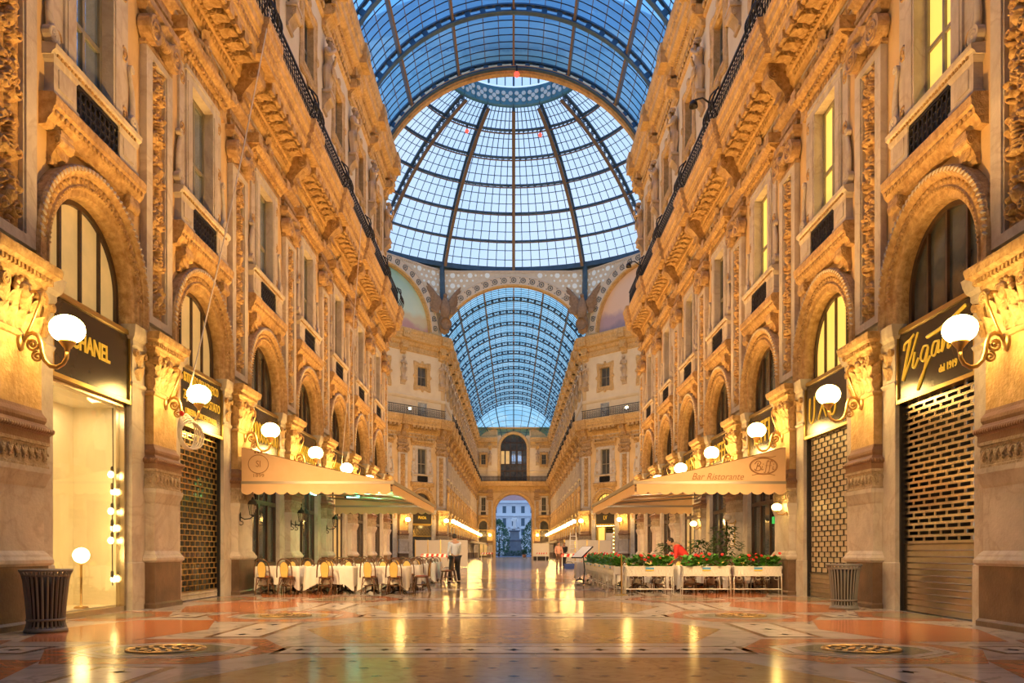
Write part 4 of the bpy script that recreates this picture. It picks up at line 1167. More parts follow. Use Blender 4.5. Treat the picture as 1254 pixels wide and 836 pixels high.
# soffit between drum and dome ring, and ledge over the cornice
vt = []
for q in range(8):
    a0 = -22.5 + 45 * q; R0 = 19.97
    vt.append(((R0 - .15) * math.sin(math.radians(a0)), (R0 - .15) * math.cos(math.radians(a0))))
m = MB(); n = 64
ins = []; outs = []
for i in range(n):
    a = 2 * PI * i / n - PI / 8; t = ((i / n * 8) % 1); k = int(i / n * 8)
    p = Vector(vt[k]).lerp(Vector(vt[(k + 1) % 8]), t); ins.append((p.x, p.y, 31.2)); ou = 20.2; outs.append((ou * math.sin(a), ou * math.cos(a), 31.66))
m.add(ins + outs, [(i, (i + 1) % n, n + (i + 1) % n, n + i) for i in range(n)], 'infill')
struct('trim_9', m, M=TR(0, YC, 0))
# pendentive struts and eagles at the corners of the far arm
for sgn, lab in ((-1, 'stone eagle with raised wings beside the blue-green lunette'), (1, 'stone eagle with raised wings beside the rose lunette')):
    a = math.radians(22.9) * sgn
    x, y = 19.55 * math.sin(a), YC + 19.55 * math.cos(a)
    s = MB().tube([(19.7 * math.sin(a), YC + 19.7 * math.cos(a), 31.9), (19.45 * math.sin(a), YC + 19.45 * math.cos(a), 27.5)], .28, 4, 'ironblue', smooth=False)
    struct('pendentive_strut', s).name = 'trim_10'
    b = MB(); b.lathe([(.05, 24.9), (.5, 25.2), (.62, 25.9), (.55, 26.6), (.42, 26.9), (.2, 27.2)], 14, (0, 0, 0), 'eagle', sy=.7)
    b.lathe([(.3, 26.6), (.5, 27.0), (.55, 27.6), (.42, 28.2), (.25, 28.6), (.2, 28.8)], 14, (0, -.25, 0), 'eagle', sy=.8)
    b.ell((0, -.35, 28.95), (.22, .28, .22), 10, 6, 'eagle'); b.ell((0, -.66, 28.9), (.06, .18, .07), 6, 4, 'eagle')
    wg = []
    for q in (-1, 1):
        w = MB()
        for f_ in range(9):
            t = f_ / 8; base = (q * (.35 + .25 * t), -.15 + .1 * t, 28.2 - .9 * t); up = (q * (.75 + .15 * t), .25, 1.0 - .75 * t)
            leaf(w, base, up, (0, -1, 0), (1 * (1 - t), 0, -1 * q * .2 + .2), 2.7 - 1.5 * t, .42, 'eagle', .15)
            leaf(w, base, up, (0, -1, 0), (1 * (1 - t), 0, .2), 1.6 - .9 * t, .5, 'eagle', .2)
        wg.append(('wing', w, 'eagle'))
    sh = MB().lathe([(.0, -.2), (.55, -.16), (.62, -.05), (.62, .1)], 16, (0, 0, 0), 'eagle').moved(Matrix.Translation((0, -.55, 25.9)) @ Matrix.Rotation(-H90, 4, 'X') @ Matrix.Rotation(PI, 4, 'X'))
    th = -a
    thing('stone_eagle', [('body', b, 'eagle')] + wg + [('shield', sh, 'eagle')], lab, 'statue', TR(18.9 * math.sin(a), YC + 18.9 * math.cos(a), -.75, th))
# ================================================================ FACADE THINGS
SIDE = (('left', ML, 'the facade with the green-lit awning'), ('right', MR, 'the facade above the flower planters'))
av, jb, fr, pn = arch_parts()
K_PIER = Kit('stone_pier', 'pier', pier_parts(), 'stone piers along the arcade')
K_PIL = Kit('carved_pilaster', 'pilaster', pilaster_parts(), 'carved pilasters along the arcade')
K_ARCH = Kit('arched_window', 'arched window', [('archivolt', av, 'carved', None, 'carved arch with a beaded band')] + jb + [('window_frame', fr, 'darkwood'), ('pane', pn, 'win_dark')], 'arched windows over the shops')
K_WIN = Kit('balcony_window', 'window', balcony_window_parts(), 'first floor windows with balcony fronts')
K_UWIN = Kit('ornate_window', 'window', upper_window_parts(), 'upper windows in scalloped frames')
K_UPIL = Kit('statue_pilaster', 'pilaster', upper_pilaster_parts(), 'upper pilasters')
K_TEL = [Kit('telamon_statue', 'statue', telamon_parts(f), 'bearded statues under the roof cornice') for f in (1, -1)]
K_LAMP = Kit('globe_lamp', 'lamp', lamp_parts(), 'globe lamps on scrolled brackets')
K_RAIL = Kit('balcony_railing', 'railing', railing_parts(), 'iron balcony railings')
def od(i): return ORD[i]
for sd, MM, fac in SIDE:
    for i, y in enumerate(pierY):
        M = PUSH(MM)(y)
        K_PIER.place(M, f'{od(i)} stone pier from the entrance below {fac}')
        K_PIL.place(M, f'{od(i)} carved pilaster from the entrance on {fac}')
        K_LAMP.place(M, f'{od(i)} glowing globe lamp from the entrance under {fac}')
        K_UPIL.place(M, f'{od(i)} plain upper pilaster from the entrance on {fac}')
        K_TEL[(i + (sd == 'left')) % 2].place(M, f'{od(i)} bearded statue with crossed arms, from the entrance, on {fac}')
    for i, y in enumerate(bayY):
        M = MM(y)
        lit = {('left', 0): 'win_warm', ('left', 1): 'win_warm', ('right', 1): 'win_lit'}.get((sd, i))
        K_ARCH.place(M, f'{od(i)} arched shop window from the entrance in {fac}', swap={'pane': lit} if lit else None)
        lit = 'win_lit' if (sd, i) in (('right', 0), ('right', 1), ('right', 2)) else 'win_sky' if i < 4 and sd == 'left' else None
        K_WIN.place(M, f'{od(i)} balcony window from the entrance on {fac}', swap={'pane': lit} if lit else None)
        K_UWIN.place(M, f'{od(i)} scalloped upper window from the entrance on {fac}')
        K_RAIL.place(PUSH(MM, .2)(y), f'{od(i)} stretch of iron railing from the entrance along {fac}')
# ---- octagon walls
parts_door = [('frame', MB().box(-.75, -.6, -.12, .1, 15.2, 16.9, 'upper').box(.6, .75, -.12, .1, 15.2, 16.9, 'upper').box(-.75, .75, -.12, .1, 16.8, 16.95, 'upper').box(-.03, .03, -.08, 0, 15.2, 16.8, 'frame_green'), 'upper'),
              ('pane', MB().box(-.6, .6, -.075, -.065, 15.2, 16.8, 'win_sky'), 'win_sky')]
K_DOOR = Kit('balcony_door', 'door', parts_door, 'balcony doors of the octagon')
K_RAILD = Kit('balcony_railing', 'railing', railing_parts(5.1, True, False), 'iron balcony railings')
for sd, MM, fac in (('left', MDL, 'the octagon wall under the blue-green lunette'), ('right', MDR, 'the octagon wall under the rose lunette')):
    for i, s in enumerate((.5, 5.6)):
        M = PUSH(MM)(s); w = ('corner', 'inner')[i]
        K_PIER.place(M, f'{w} stone pier of {fac}'); K_PIL.place(M, f'{w} carved pilaster on {fac}'); K_LAMP.place(M, f'globe lamp on the {w} pier of {fac}')
        K_UPIL.place(M, f'{w} upper pilaster on {fac}'); K_TEL[i].place(M, f'statue on the {w} pilaster of {fac}')
    for i, s in enumerate((3.05, 8.15)):
        M = MM(s); w = ('next to the far arm', 'next to the side arm')[i]
        K_ARCH.place(M, f'arched shop window {w} in {fac}', swap={'pane': 'win_lit' if sd == 'right' else 'win_dark'})
        K_WIN.place(M, f'balcony window {w} on {fac}'); K_UWIN.place(M, f'scalloped upper window {w} on {fac}')
        K_DOOR.place(M, f'balcony door {w} on {fac}'); K_RAILD.place(PUSH(MM, .2)(s), f'iron railing {w} on {fac}')
# ---- far arm: each repeat one plain mesh of the same shapes
def joined(parts):
    r = MB()
    for p in parts:
        r.join(p[1])
        for q in (p[3] if len(p) > 3 and p[3] else []): r.join(q[1])
    return r
a2, j2, f2, p2 = arch_parts(False)
far = {'pier': joined(pier_parts()).mesh('stone_pier'), 'pil': joined(pilaster_parts(False)).mesh('carved_pilaster'),
       'arch': joined([('', a2)] + j2 + [('', f2), ('', p2), ('', MB().box(-1.28, 1.28, .3, .4, 0, 4.05, 'darkwood').box(-1.0, -.1, .26, .3, .3, 2.6, 'win_warm').box(.1, 1.0, .26, .3, .3, 2.6, 'win_warm').box(-1.28, 1.28, -.06, .1, 4.05, 5.4, 'signblack'))]).mesh('arched_window'),
       'win': joined(balcony_window_parts(False)).mesh('balcony_window'), 'uwin': joined(upper_window_parts(False)).mesh('ornate_window'),
       'upil': joined(upper_pilaster_parts()).mesh('statue_pilaster'), 'tel': joined(telamon_parts(1)).mesh('telamon_statue'),
       'lamp': joined(lamp_parts(False)).mesh('globe_lamp'), 'rail': joined(railing_parts(BFX, False)).mesh('balcony_railing')}
for nm, MM in (('wall_rear_left', ML), ('wall_rear_right', MR)):
    w = MB()
    for i in (1, 2):
        for f_ in (pier_parts, lambda: pilaster_parts(False), upper_pilaster_parts): w.join(joined(f_()), PUSH(MM)(P0 - B * i))
        M = MM(P0 - B * (i - .5))
        for f_ in (lambda: [('', a2)] + j2 + [('', f2)], lambda: balcony_window_parts(False), lambda: upper_window_parts(False)): w.join(joined(f_()), M @ Matrix.Translation((0, -.02, 0)))
        w.join(MB().box(-1.26, 1.26, -.03, .0, .1, 3.9, 'steel').box(-1.28, 1.28, -.06, 0, 4.05, 5.4, 'signblack'), M)
    struct(nm, w)
FARS = ((ML, 'the blue-green lunette'), (MR, 'the rose lunette'))
for MM, fac in FARS:
    for j, y in enumerate(PF):
        M = PUSH(MM)(y); end = ', beyond the octagon past ' + fac
        one('stone_pier', far['pier'], '', 'small distant stone pier' + end, 'pier', 'far arm piers past ' + fac, M)
        one('carved_pilaster', far['pil'], '', 'small distant carved pilaster' + end, 'pilaster', 'far arm pilasters past ' + fac, M)
        one('statue_pilaster', far['upil'], '', 'small distant upper pilaster' + end, 'pilaster', 'far arm upper pilasters past ' + fac, M)
        one('telamon_statue', far['tel'], '', 'small distant statue under the glass vault' + end, 'statue', 'far arm statues past ' + fac, M)
        one('globe_lamp', far['lamp'], '', 'small distant globe lamp in the bright row' + end, 'lamp', 'far arm lamps past ' + fac, M)
    for j in range(NF):
        M = MM((PF[j] + PF[j + 1]) / 2)
        one('arched_window', far['arch'], '', 'small distant arched shop window' + end, 'arched window', 'far arm arches past ' + fac, M)
        one('balcony_window', far['win'], '', 'small distant balcony window' + end, 'window', 'far arm windows past ' + fac, M)
        one('ornate_window', far['uwin'], '', 'small distant scalloped window' + end, 'window', 'far arm upper windows past ' + fac, M)
        one('balcony_railing', far['rail'], '', 'small distant stretch of iron railing' + end, 'railing', 'far arm railings past ' + fac, M @ Matrix.Translation((0, .2, 0)))
for sg, fac in ((-1, 'the blue-green lunette side'), (1, 'the rose lunette side')):
    M = TR(sg * 4.75, YE, 0); w = ' beside the great far arch, on ' + fac
    one('stone_pier', far['pier'], '', 'stone pier' + w, 'pier', None, M); one('carved_pilaster', far['pil'], '', 'carved pilaster' + w, 'pilaster', None, M)
    one('globe_lamp', far['lamp'], '', 'globe lamp' + w, 'lamp', None, M); one('telamon_statue', far['tel'], '', 'statue' + w, 'statue', None, M)
    one('statue_pilaster', far['upil'], '', 'upper pilaster' + w, 'pilaster', None, M)
    M = TR(sg * 6.05, YE - .32, 0) @ Matrix.Diagonal((.72, 1, 1, 1))
    one('balcony_window', far['win'], '', 'balcony window' + w, 'window', None, M); one('arched_window', far['arch'], '', 'arched shop window' + w, 'arched window', None, M)
    one('ornate_window', far['uwin'], '', 'scalloped upper window' + w, 'window', None, M)
rl = MB().join(railing_parts(15.2, False, False)[0][1])
for i in range(76): rl.box(-7.6 + .2 * i, -7.53 + .2 * i, -1.06, -1.0, 15.2, 16.1, 'iron')
one('balcony_railing', rl, '', 'long iron railing across the far end wall', 'railing', None, TR(0, YE, 0))

# ================================================================ SHOP FRONTS
def sign(M, label, mbs, w=2.54):
    bd = MB().box(-w / 2, w / 2, -.05, .12, 4.06, 5.36, 'signblack')
    bo = MB()
    for a in ((-w / 2, w / 2, 5.34, 5.42), (-w / 2, w / 2, 4.0, 4.07), (-w / 2, -w / 2 + .04, 4.07, 5.34), (w / 2 - .04, w / 2, 4.07, 5.34)): bo.box(a[0], a[1], -.09, .12, a[2], a[3], 'goldtrim')
    return thing('shop_sign', [('board', bd, 'signblack'), ('border', bo, 'goldtrim')] + mbs, label, 'sign', M)
def letters(items):
    r = MB()
    for s, size, x, z, kw in items: r.join(mesh_to_mb(text_mesh(s, size, .008, m='gold', **kw), 'gold', Matrix.Translation((x, -.062, z))))
    return ('lettering', r, 'gold', None, 'gold lettering')
def strokes(lines, r):
    m = MB()
    for l in lines:
        v = []
        m.tube([(x, -.06, z) for x, z in l], r if not isinstance(r, list) else r, 5, 'gold')
    return m
sign(ML(bayY[0]), 'black shop sign with gold capital letters over the lit display window', [letters([('CHANEL', .42, -.08, 4.75, dict(bold=.008, sx=.76))])])
sign(ML(bayY[1]), 'black shop sign with three lines of gold capitals behind the coiled cable', [letters([q]) for q in (('ISTITUTO POLIGRAFICO', .30, 0, 5.12, dict(sx=.62)), ('ZECCA DELLO STATO', .30, .05, 4.72, dict(sx=.72)), ('LIBRERIA CONCESSIONARIA', .20, 0, 4.36, dict(sx=.72)))])
V = MB()
def curve(p, n=8):
    out = []
    for i in range(len(p) - 1):
        p0 = p[max(i - 1, 0)]; p1 = p[i]; p2 = p[i + 1]; p3 = p[min(i + 2, len(p) - 1)]
        for k in range(n):
            t = k / n
            out.append(tuple(.5 * (2 * p1[d] + (p2[d] - p0[d]) * t + (2 * p0[d] - 5 * p1[d] + 4 * p2[d] - p3[d]) * t * t + (3 * p1[d] - p0[d] - 3 * p2[d] + p3[d]) * t ** 3) for d in (0, 1)))
    return out + [p[-1]]
for l, r in (([(-1.02, 4.98), (-.98, 5.10), (-.80, 5.14), (-.66, 5.2)], .035), ([(-.78, 5.14), (-.95, 4.72), (-1.06, 4.42)], .04), ([(-1.06, 4.42), (-.80, 4.75), (-.52, 5.2)], .03),
             ([(-.62, 4.86), (-.70, 4.62), (-.62, 4.58), (-.50, 4.72)], .03), ([(-.18, 4.86), (-.32, 4.88), (-.42, 4.70), (-.30, 4.62), (-.17, 4.84), (-.30, 4.45), (-.52, 4.14), (-.44, 4.3), (-.10, 4.66)], .028),
             ([(.16, 4.86), (.02, 4.86), (-.05, 4.68), (.06, 4.64), (.18, 4.86), (.16, 4.66), (.24, 4.68)], .028), ([(.30, 4.86), (.28, 4.64), (.40, 4.84), (.48, 4.84), (.46, 4.66), (.54, 4.68)], .028),
             ([(.76, 4.86), (.64, 4.82), (.62, 4.68), (.72, 4.64), (.80, 4.76), (.76, 4.86)], .028), ([(.82, 5.06), (.88, 4.94)], .03), ([(-.2, 5.02), (.3, 5.06), (.98, 5.22)], .05)):
    V.tube([(x, -.06, z) for x, z in curve(l)], r * .72, 5, 'gold')
sign(MR(bayY[0]), 'black shop sign with gold handwriting above the slatted roller shutter', [('lettering', V, 'gold', None, 'gold handwritten lettering'), letters([('dal 1919', .19, .46, 4.34, dict(sx=.85))])])
U = MB()
for l in ([(-.95, 5.0), (-.98, 4.5), (-.85, 4.36), (-.70, 4.5), (-.66, 5.0)], [(.28, 5.0), (.26, 4.5), (.40, 4.36), (.55, 4.5), (.60, 5.0)]): U.tube([(x, -.06, z) for x, z in curve(l)], .022, 5, 'gold')
for l in ([(-.38, 5.0), (.04, 4.38)], [(.02, 5.0), (-.42, 4.38)]): U.tube([(x, -.06, z) for x, z in l], .022, 5, 'gold')
sign(MR(bayY[1]), 'black shop sign with thin gold capitals above the brick-pattern shutter', [('lettering', U, 'gold', None, 'thin gold lettering')])
for i in (2, 3, 4): sign(MR(bayY[i]), f'dark restaurant sign with tall thin gold capitals, {od(i - 2)} behind the planter awning', [letters([('BIFFI', .95, 0, 4.72, dict(sx=.80))])])
for i in (2, 3, 4):
    g = MB()
    for q in range(-4, 5):
        g.tube([(q * .26 + .1 * math.cos(t * .9), -.06, 4.65 + .28 * math.sin(t * .9)) for t in range(8)], .02, 4, 'gold')
    sign(ML(bayY[i]), f'dark sign with gilded scrolls, {od(i - 2)} behind the green-lit awning', [('gilding', g, 'gold')])
for sd, MM in (('green-lit', ML), ('planter', MR)):
    for i in (5, 6): sign(MM(bayY[i]), f'plain black sign beyond the {sd} awning, {("nearer", "farther")[i - 5]} one', [])

# roller shutters: a real grid of slats
def shutter(label, M, z0, pitch, bw, slat, conn, cw, solid, back, mname='steel', backy=.30):
    ss = MB(); y0, y1 = .05, .08; z = z0; r = 0
    while z < 3.98:
        ss.box(-1.26, 1.26, y0, y1, z, z + slat, mname)
        k = int(2.52 / bw) + 2
        for i in range(k):
            x = -1.26 + bw * i + (bw / 2 if r % 2 else 0)
            if x > 1.24: break
            if conn == 2:
                for d in (-.022, .022): ss.box(x + d - cw / 2, x + d + cw / 2, y0 + .004, y1 - .004, z + slat, min(z + pitch, 4.0), mname)
            else: ss.box(x - cw / 2, x + cw / 2, y0 + .004, y1 - .004, z + slat, min(z + pitch, 4.0), mname)
        z += pitch; r += 1
    parts = [('slats', ss, mname)]
    sl = MB(); z = 0.02
    while z < z0 - .01:
        h = min(.115, z0 - z); sl.extr([(.03, z), (.045, z + .01), (.045, z + h - .02), (.03, z + h - .005), (.10, z + h - .005), (.10, z)], 'x', -1.26, 1.26, solid); z += h
    if z0 > .1: parts.append(('solid_slats', sl, solid, None, 'solid metal slats at the foot'))
    for sg in (-1, 1): parts.append(('guide_rail', MB().box(*sorted((sg * 1.28, sg * 1.22)), -.02, .14, 0, 4.04, 'iron'), 'iron'))
    parts.append(('backing', MB().box(-1.27, 1.27, backy, backy + .05, 0, 4.05, back), back))
    return thing('roller_shutter', parts, label, 'shutter', M)
shutter('slatted metal roller shutter with dark slots under the gold handwriting sign', MR(bayY[0]), 1.30, .113, .37, .048, 2, .026, 'steel', 'interior')
shutter('closed roller shutter in a pale brick pattern beside the grey litter bin', MR(bayY[1]), .62, .128, .36, .016, 1, .014, 'steel_dull', 'shutter_tan', 'iron', .078)
shutter('open lattice shutter with black panes under the three-line gold sign', MR(0) @ Matrix() if False else ML(bayY[1]), .20, .132, .29, .024, 1, .022, 'stone', 'win_dark', 'brass', .16)
# display window with hanging bulbs
fr_ = MB().box(-1.27, -1.18, .0, .16, 0, 4.05, 'steel').box(1.18, 1.27, .0, .16, 0, 4.05, 'steel').box(-1.27, 1.27, .0, .16, 3.93, 4.05, 'steel').box(-1.27, 1.27, 0, .16, -.0, .10, 'steel')
pn_ = MB().box(-1.18, 1.18, .08, .09, .1, 3.93, 'shop_glass')
bx = MB().box(-1.3, 1.3, 1.05, 1.1, .0, 4.0, 'cream_panel').box(-1.34, -1.3, .2, 1.1, 0, 4.0, 'cream_panel').box(1.3, 1.34, .2, 1.1, 0, 4.0, 'cream_panel').box(-1.3, 1.3, .2, 1.1, .0, .12, 'cream_panel').box(-1.3, 1.3, .2, 1.1, 3.95, 4.0, 'cream_panel')
thing('display_window', [('frame', fr_, 'steel', None, 'brushed metal frame'), ('pane', pn_, 'shop_glass'), ('display_case', bx, 'cream_panel')], 'tall cream display window lit from inside under the black sign with gold capitals', 'shop window', ML(bayY[0]))
cb_ = MB().tube([(1.06, .16, 3.9), (1.08, .16, 2.6), (1.04, .16, 1.5), (1.06, .16, .5)], .01, 5, 'iron')
bl = [('bulb', MB().ell((1.06 + .05 * (-1) ** k, .17, z), (.055, .055, .065), 10, 6, 'bulb'), 'bulb') for k, z in enumerate((.62, 1.36, 1.60, 1.92, 2.30, 2.62))]
so_ = [('bulb_socket', MB().lathe([(.03, 0), (.03, .1), (.02, .13)], 8, (1.06, .17, z + .03), 'iron'), 'iron') for z in (.62, 1.36, 1.60, 1.92, 2.30, 2.62)]
thing('bulb_string', [('cable', cb_, 'iron')] + bl + so_, 'hanging string of bright bare bulbs in the cream display window', 'light', ML(bayY[0]))
bs_ = MB().lathe([(.12, .12), (.12, .15), (.02, .17), (.02, .9), (.06, .92)], 12, (.27, .32, 0), 'brass')
thing('reflection_ball', [('stand', bs_, 'brass'), ('ball', MB().ell((.27, .32, 1.08), (.14, .14, .14), 16, 10, 'bulb'), 'bulb')], 'round glowing ball standing in for a lamp reflection in the cream display window', 'light', ML(bayY[0]))  # made-up ball on a stand, in place of a lamp reflection
# restaurant doors and plain shops further along
def shopfront_parts(lit):
    f = MB()
    for x in (-1.26, -.42, .42, 1.18): f.box(x, x + .08, .02, .14, 0, 4.0, 'darkwood')
    for z in (0, .7, 2.55, 3.9): f.box(-1.26, 1.26, .02, .14, z, z + (.12 if z else .2), 'darkwood')
    f.box(-1.26, 1.26, .04, .12, .2, .75, 'darkwood')
    return [('frame', f, 'darkwood'), ('pane', MB().box(-1.2, 1.2, .09, .10, .8, 3.9, lit), lit)]
K_SHOP = Kit('storefront', 'shop front', shopfront_parts('win_dark'), 'dark timber shop fronts')
for sd, MM in (('green-lit', ML), ('planter', MR)):
    for i in range(2, NB):
        K_SHOP.place(MM(bayY[i]), f'{od(i - 2)} dark timber shop front counted from the start of the {sd} awning', swap={'pane': 'win_warm'} if i == 4 else None)
for MM, txt, lab, sx, sz in ((MDL, 'PRADA', 'black shop sign with small gold capitals over the octagon shop with a lattice screen', .8, .42), (MDR, 'LV', 'black shop sign with a gold monogram over the brightly lit octagon shop', .7, .62)):
    sign(MM(3.05), lab, [letters([(txt, sz, 0, 4.7, dict(sx=sx, bold=.01))])])
    sign(MM(8.15), 'plain black shop sign beside ' + ('the small gold capitals' if txt == 'PRADA' else 'the gold monogram'), [])
def lattice_shop():
    l = MB()
    for i in range(17):
        x = -1.2 + .15 * i; 
        for a in (-1, 1): l.bar((x, .05, 2.75), (x + a * .45, .05, 3.9), .014, 'goldtrim')
    l.box(-1.25, 1.25, .02, .1, 3.88, 4.02, 'goldtrim').box(-1.25, 1.25, .02, .1, 2.7, 2.8, 'goldtrim')
    return [('screen', l, 'goldtrim', None, 'gilded lattice screen'), ('pane', MB().box(-1.25, 1.25, .1, .12, 0, 4, 'win_dark'), 'win_dark')]
thing('storefront', lattice_shop(), 'dark octagon shop front with a gilded lattice screen across the top', 'shop front', MDL(3.05))
dw = MB().box(-1.25, -1.0, .0, .12, 0, 4, 'goldtrim').box(1.0, 1.25, 0, .12, 0, 4, 'goldtrim').box(-1.25, 1.25, 0, .12, 3.7, 4, 'goldtrim').box(-.12, .02, 0, .12, 0, 3.7, 'goldtrim')
for i in range(11):
    for z in (3.3, 3.55): dw.tube([(.1 + .085 * i + .05 * math.cos(q), .02, z + .06 * math.sin(q)) for q in range(6)], .012, 4, 'goldtrim', True)
bb = [('bulb', MB().ell((x, -.03, z), (.035, .035, .035), 6, 4, 'bulb'), 'bulb') for x, z in [(-1.1 + .22 * i, 3.85) for i in range(11)] + [(1.1, 3.5 - .4 * i) for i in range(8)]]
thing('storefront', [('frame', dw, 'goldtrim', None, 'gold frame'), ('pane', MB().box(-1.0, -.12, .07, .09, 0, 3.7, 'win_lit'), 'win_lit'), ('panel', MB().box(.02, 1.0, .04, .06, .4, 3.1, 'board_white'), 'board_white')] + bb, 'bright gold shop front edged with small bulbs under the gold monogram sign', 'shop front', MDR(3.05))
for MM, w in ((MDL, 'lattice screen'), (MDR, 'gold monogram')): K_SHOP.place(MM(8.15), 'dark timber shop front in the octagon beside the shop with the ' + w)

# ---- rope and cables
def hang(p, q, sag, n=16):
    return [(p[0] + (q[0] - p[0]) * i / n, p[1] + (q[1] - p[1]) * i / n, p[2] + (q[2] - p[2]) * i / n - sag * math.sin(PI * i / n)) for i in range(n + 1)]
r = MB().tube(hang((-6.45, 20.6, 16.1), (-6.75, 15.85, 4.25), .35), .017, 6, 'rope')
co = MB()
for k in range(5): co.tube([(-6.75 + .03 * k + (.20 + .02 * k) * math.sin(t * PI / 8) * .35, 15.85 + (.25 + .02 * k) * math.sin(t * PI / 8), 3.62 + (.36 - .02 * k) * math.cos(t * PI / 8) - .02 * k) for t in range(16)], .017, 5, 'rope', True)
pg = MB().ell((-6.72, 15.55, 3.95), (.05, .05, .06), 8, 5, 'red')
thing('hanging_cable', [('line', r, 'rope'), ('coil', co, 'rope', [('plug', pg, 'red')])], 'long white cable hanging from the balcony, with a coil and red plug', 'cable')
one('hanging_cable', MB().tube(hang((-6.55, 33.0, 15.2), (-6.75, 30.0, 4.3), .3), .016, 5, 'rope'), 'rope', 'thin white cable hanging to the lamp above the far end of the green-lit awning', 'cable')

# ---- litter bins
def bin_parts():
    s = MB(); n = 26
    for i in range(n):
        a = 2 * PI * i / n; c, t = math.cos(a), math.sin(a)
        pts = [(.255, .04), (.235, .10), (.225, .16), (.245, .45), (.275, .74), (.295, .82), (.325, .875)]
        s.tube([(p * c, p * t, z) for p, z in pts], [.014, .017, .017, .018, .019, .017, .015], 4, 'bin', smooth=False)
    rm = MB().lathe([(.30, .86), (.335, .865), (.345, .88), (.335, .895), (.30, .885)], 32, (0, 0, 0), 'bin'); 
    hb = MB()
    for z, q in ((.16, .24), (.79, .292)): hb.lathe([(q, z), (q + .012, z), (q + .012, z + .035), (q, z + .035)], 32, (0, 0, 0), 'bin')
    bs = MB().lathe([(0, .0), (.27, .0), (.285, .02), (.26, .06), (.2, .08), (0, .08)], 32, (0, 0, 0), 'bin')
    ln = MB().lathe([(.19, .08), (.205, .45), (.24, .8), (.25, .8), (.215, .45), (.2, .08)], 24, (0, 0, 0), 'iron')
    return [('slats', s, 'bin'), ('rim', rm, 'bin'), ('hoop', hb, 'bin'), ('base', bs, 'bin'), ('liner', ln, 'iron')]
kb = Kit('litter_bin', 'bin', bin_parts(), 'slatted litter bins')
kb.place(TR(-6.70, 11.0, .003), 'slatted grey metal litter bin beside the cream display window')
kb.place(TR(6.62, 15.38, .003), 'slatted grey metal litter bin beside the brick-pattern roller shutter')
# ---- drain covers in the floor medallions
def cover():
    m = MB()
    for r0, k in ((.10, 6), (.21, 12), (.32, 16)):
        for i in range(k):
            a = 2 * PI * i / k; m.ell((r0 * 1.25 * math.cos(a), r0 * math.sin(a), .016), (.05, .035, .010), 6, 4, 'brass', Matrix.Rotation(a, 3, 'Z'))
    m.tube([(.44 * math.cos(2 * PI * i / 24), .36 * math.sin(2 * PI * i / 24), .014) for i in range(24)], .014, 4, 'brass', True); return m.mesh('drain_cover')
cm = cover()
for sg, w in ((-1, 'display window'), (1, 'slatted shutter')):
    for k, q in ((0, 'closest to'), (1, 'second from')):
        one('drain_cover', cm, '', f'round brass floor drain, {q} the entrance, {w} side', 'drain cover', 'brass drain covers', TR(sg * 4.05, 8.95 + B * k, 0))
# ================================================================ RESTAURANTS
def chair_parts(cane='cane'):
    w = 'wood_chair'
    seat = MB().lathe([(0, .435), (.19, .435), (.205, .45), (.205, .47), (.19, .478), (0, .478)], 20, (0, 0, 0), w)
    pad = MB().lathe([(0, .478), (.165, .478), (.15, .495), (0, .50)], 18, (0, 0, 0), 'seat_red')
    legs = []
    for sg in (-1, 1):
        legs.append(('leg', MB().tube([(sg * .15, -.14, .44), (sg * .17, -.17, .2), (sg * .185, -.20, 0)], [.019, .017, .013], 6, w), w))
    for sg in (-1, 1):
        legs.append(('leg', MB().tube([(sg * .15, .15, .45), (sg * .165, .19, .2), (sg * .18, .24, 0)], [.019, .017, .013], 6, w), w))
    ring = MB().tube([(.165 * math.cos(2 * PI * i / 20), .165 * math.sin(2 * PI * i / 20), .24) for i in range(20)], .011, 5, w, True)
    bw = []
    for i in range(21):
        t = i / 20; a = PI * t
        bw.append((.215 * math.cos(a) * (1 if .15 < t < .85 else .96), .16 + .10 * (.45 + .55 * math.sin(a)) , .46 + .49 * math.sin(a) ** .55))
    hoop = MB().tube(bw, .017, 6, w)
    inn = []
    for i in range(21):
        t = i / 20; a = PI * t; z = .47 + .40 * math.sin(a) ** .6
        inn.append((.125 * math.cos(a) * (.62 + .38 * min(1, (z - .47) / .3)), .16 + .09 * (.45 + .5 * math.sin(a)), z))
    ih = MB().tube(inn, .012, 5, w)
    pn = MB(); pn.add(inn, [tuple(range(len(inn)))], cane); pn.add([(x, y + .012, z) for x, y, z in inn], [tuple(range(len(inn)))], cane)
    arch = MB()
    arch.tube([(-.15, -.15, .26), (-.09, -.155, .40), (0, -.155, .43), (.09, -.155, .40), (.15, -.15, .26)], .009, 5, w)
    arch.tube([(-.15, .16, .26), (-.09, .16, .40), (0, .16, .43), (.09, .16, .40), (.15, .16, .26)], .009, 5, w)
    return [('seat', seat, w, [('seat_pad', pad, 'seat_red')])] + legs + [('stretcher_ring', ring, w), ('brace', arch, w), ('back_hoop', hoop, w, [('inner_hoop', ih, w)]), ('back_panel', pn, cane, None, 'golden yellow back panel' if cane == 'cane' else None)]
K_CH = Kit('bentwood_chair', 'chair', chair_parts(), 'bentwood cafe chairs')
K_CD = Kit('bentwood_chair', 'chair', chair_parts('wood_chair'), 'dark bentwood cafe chairs')
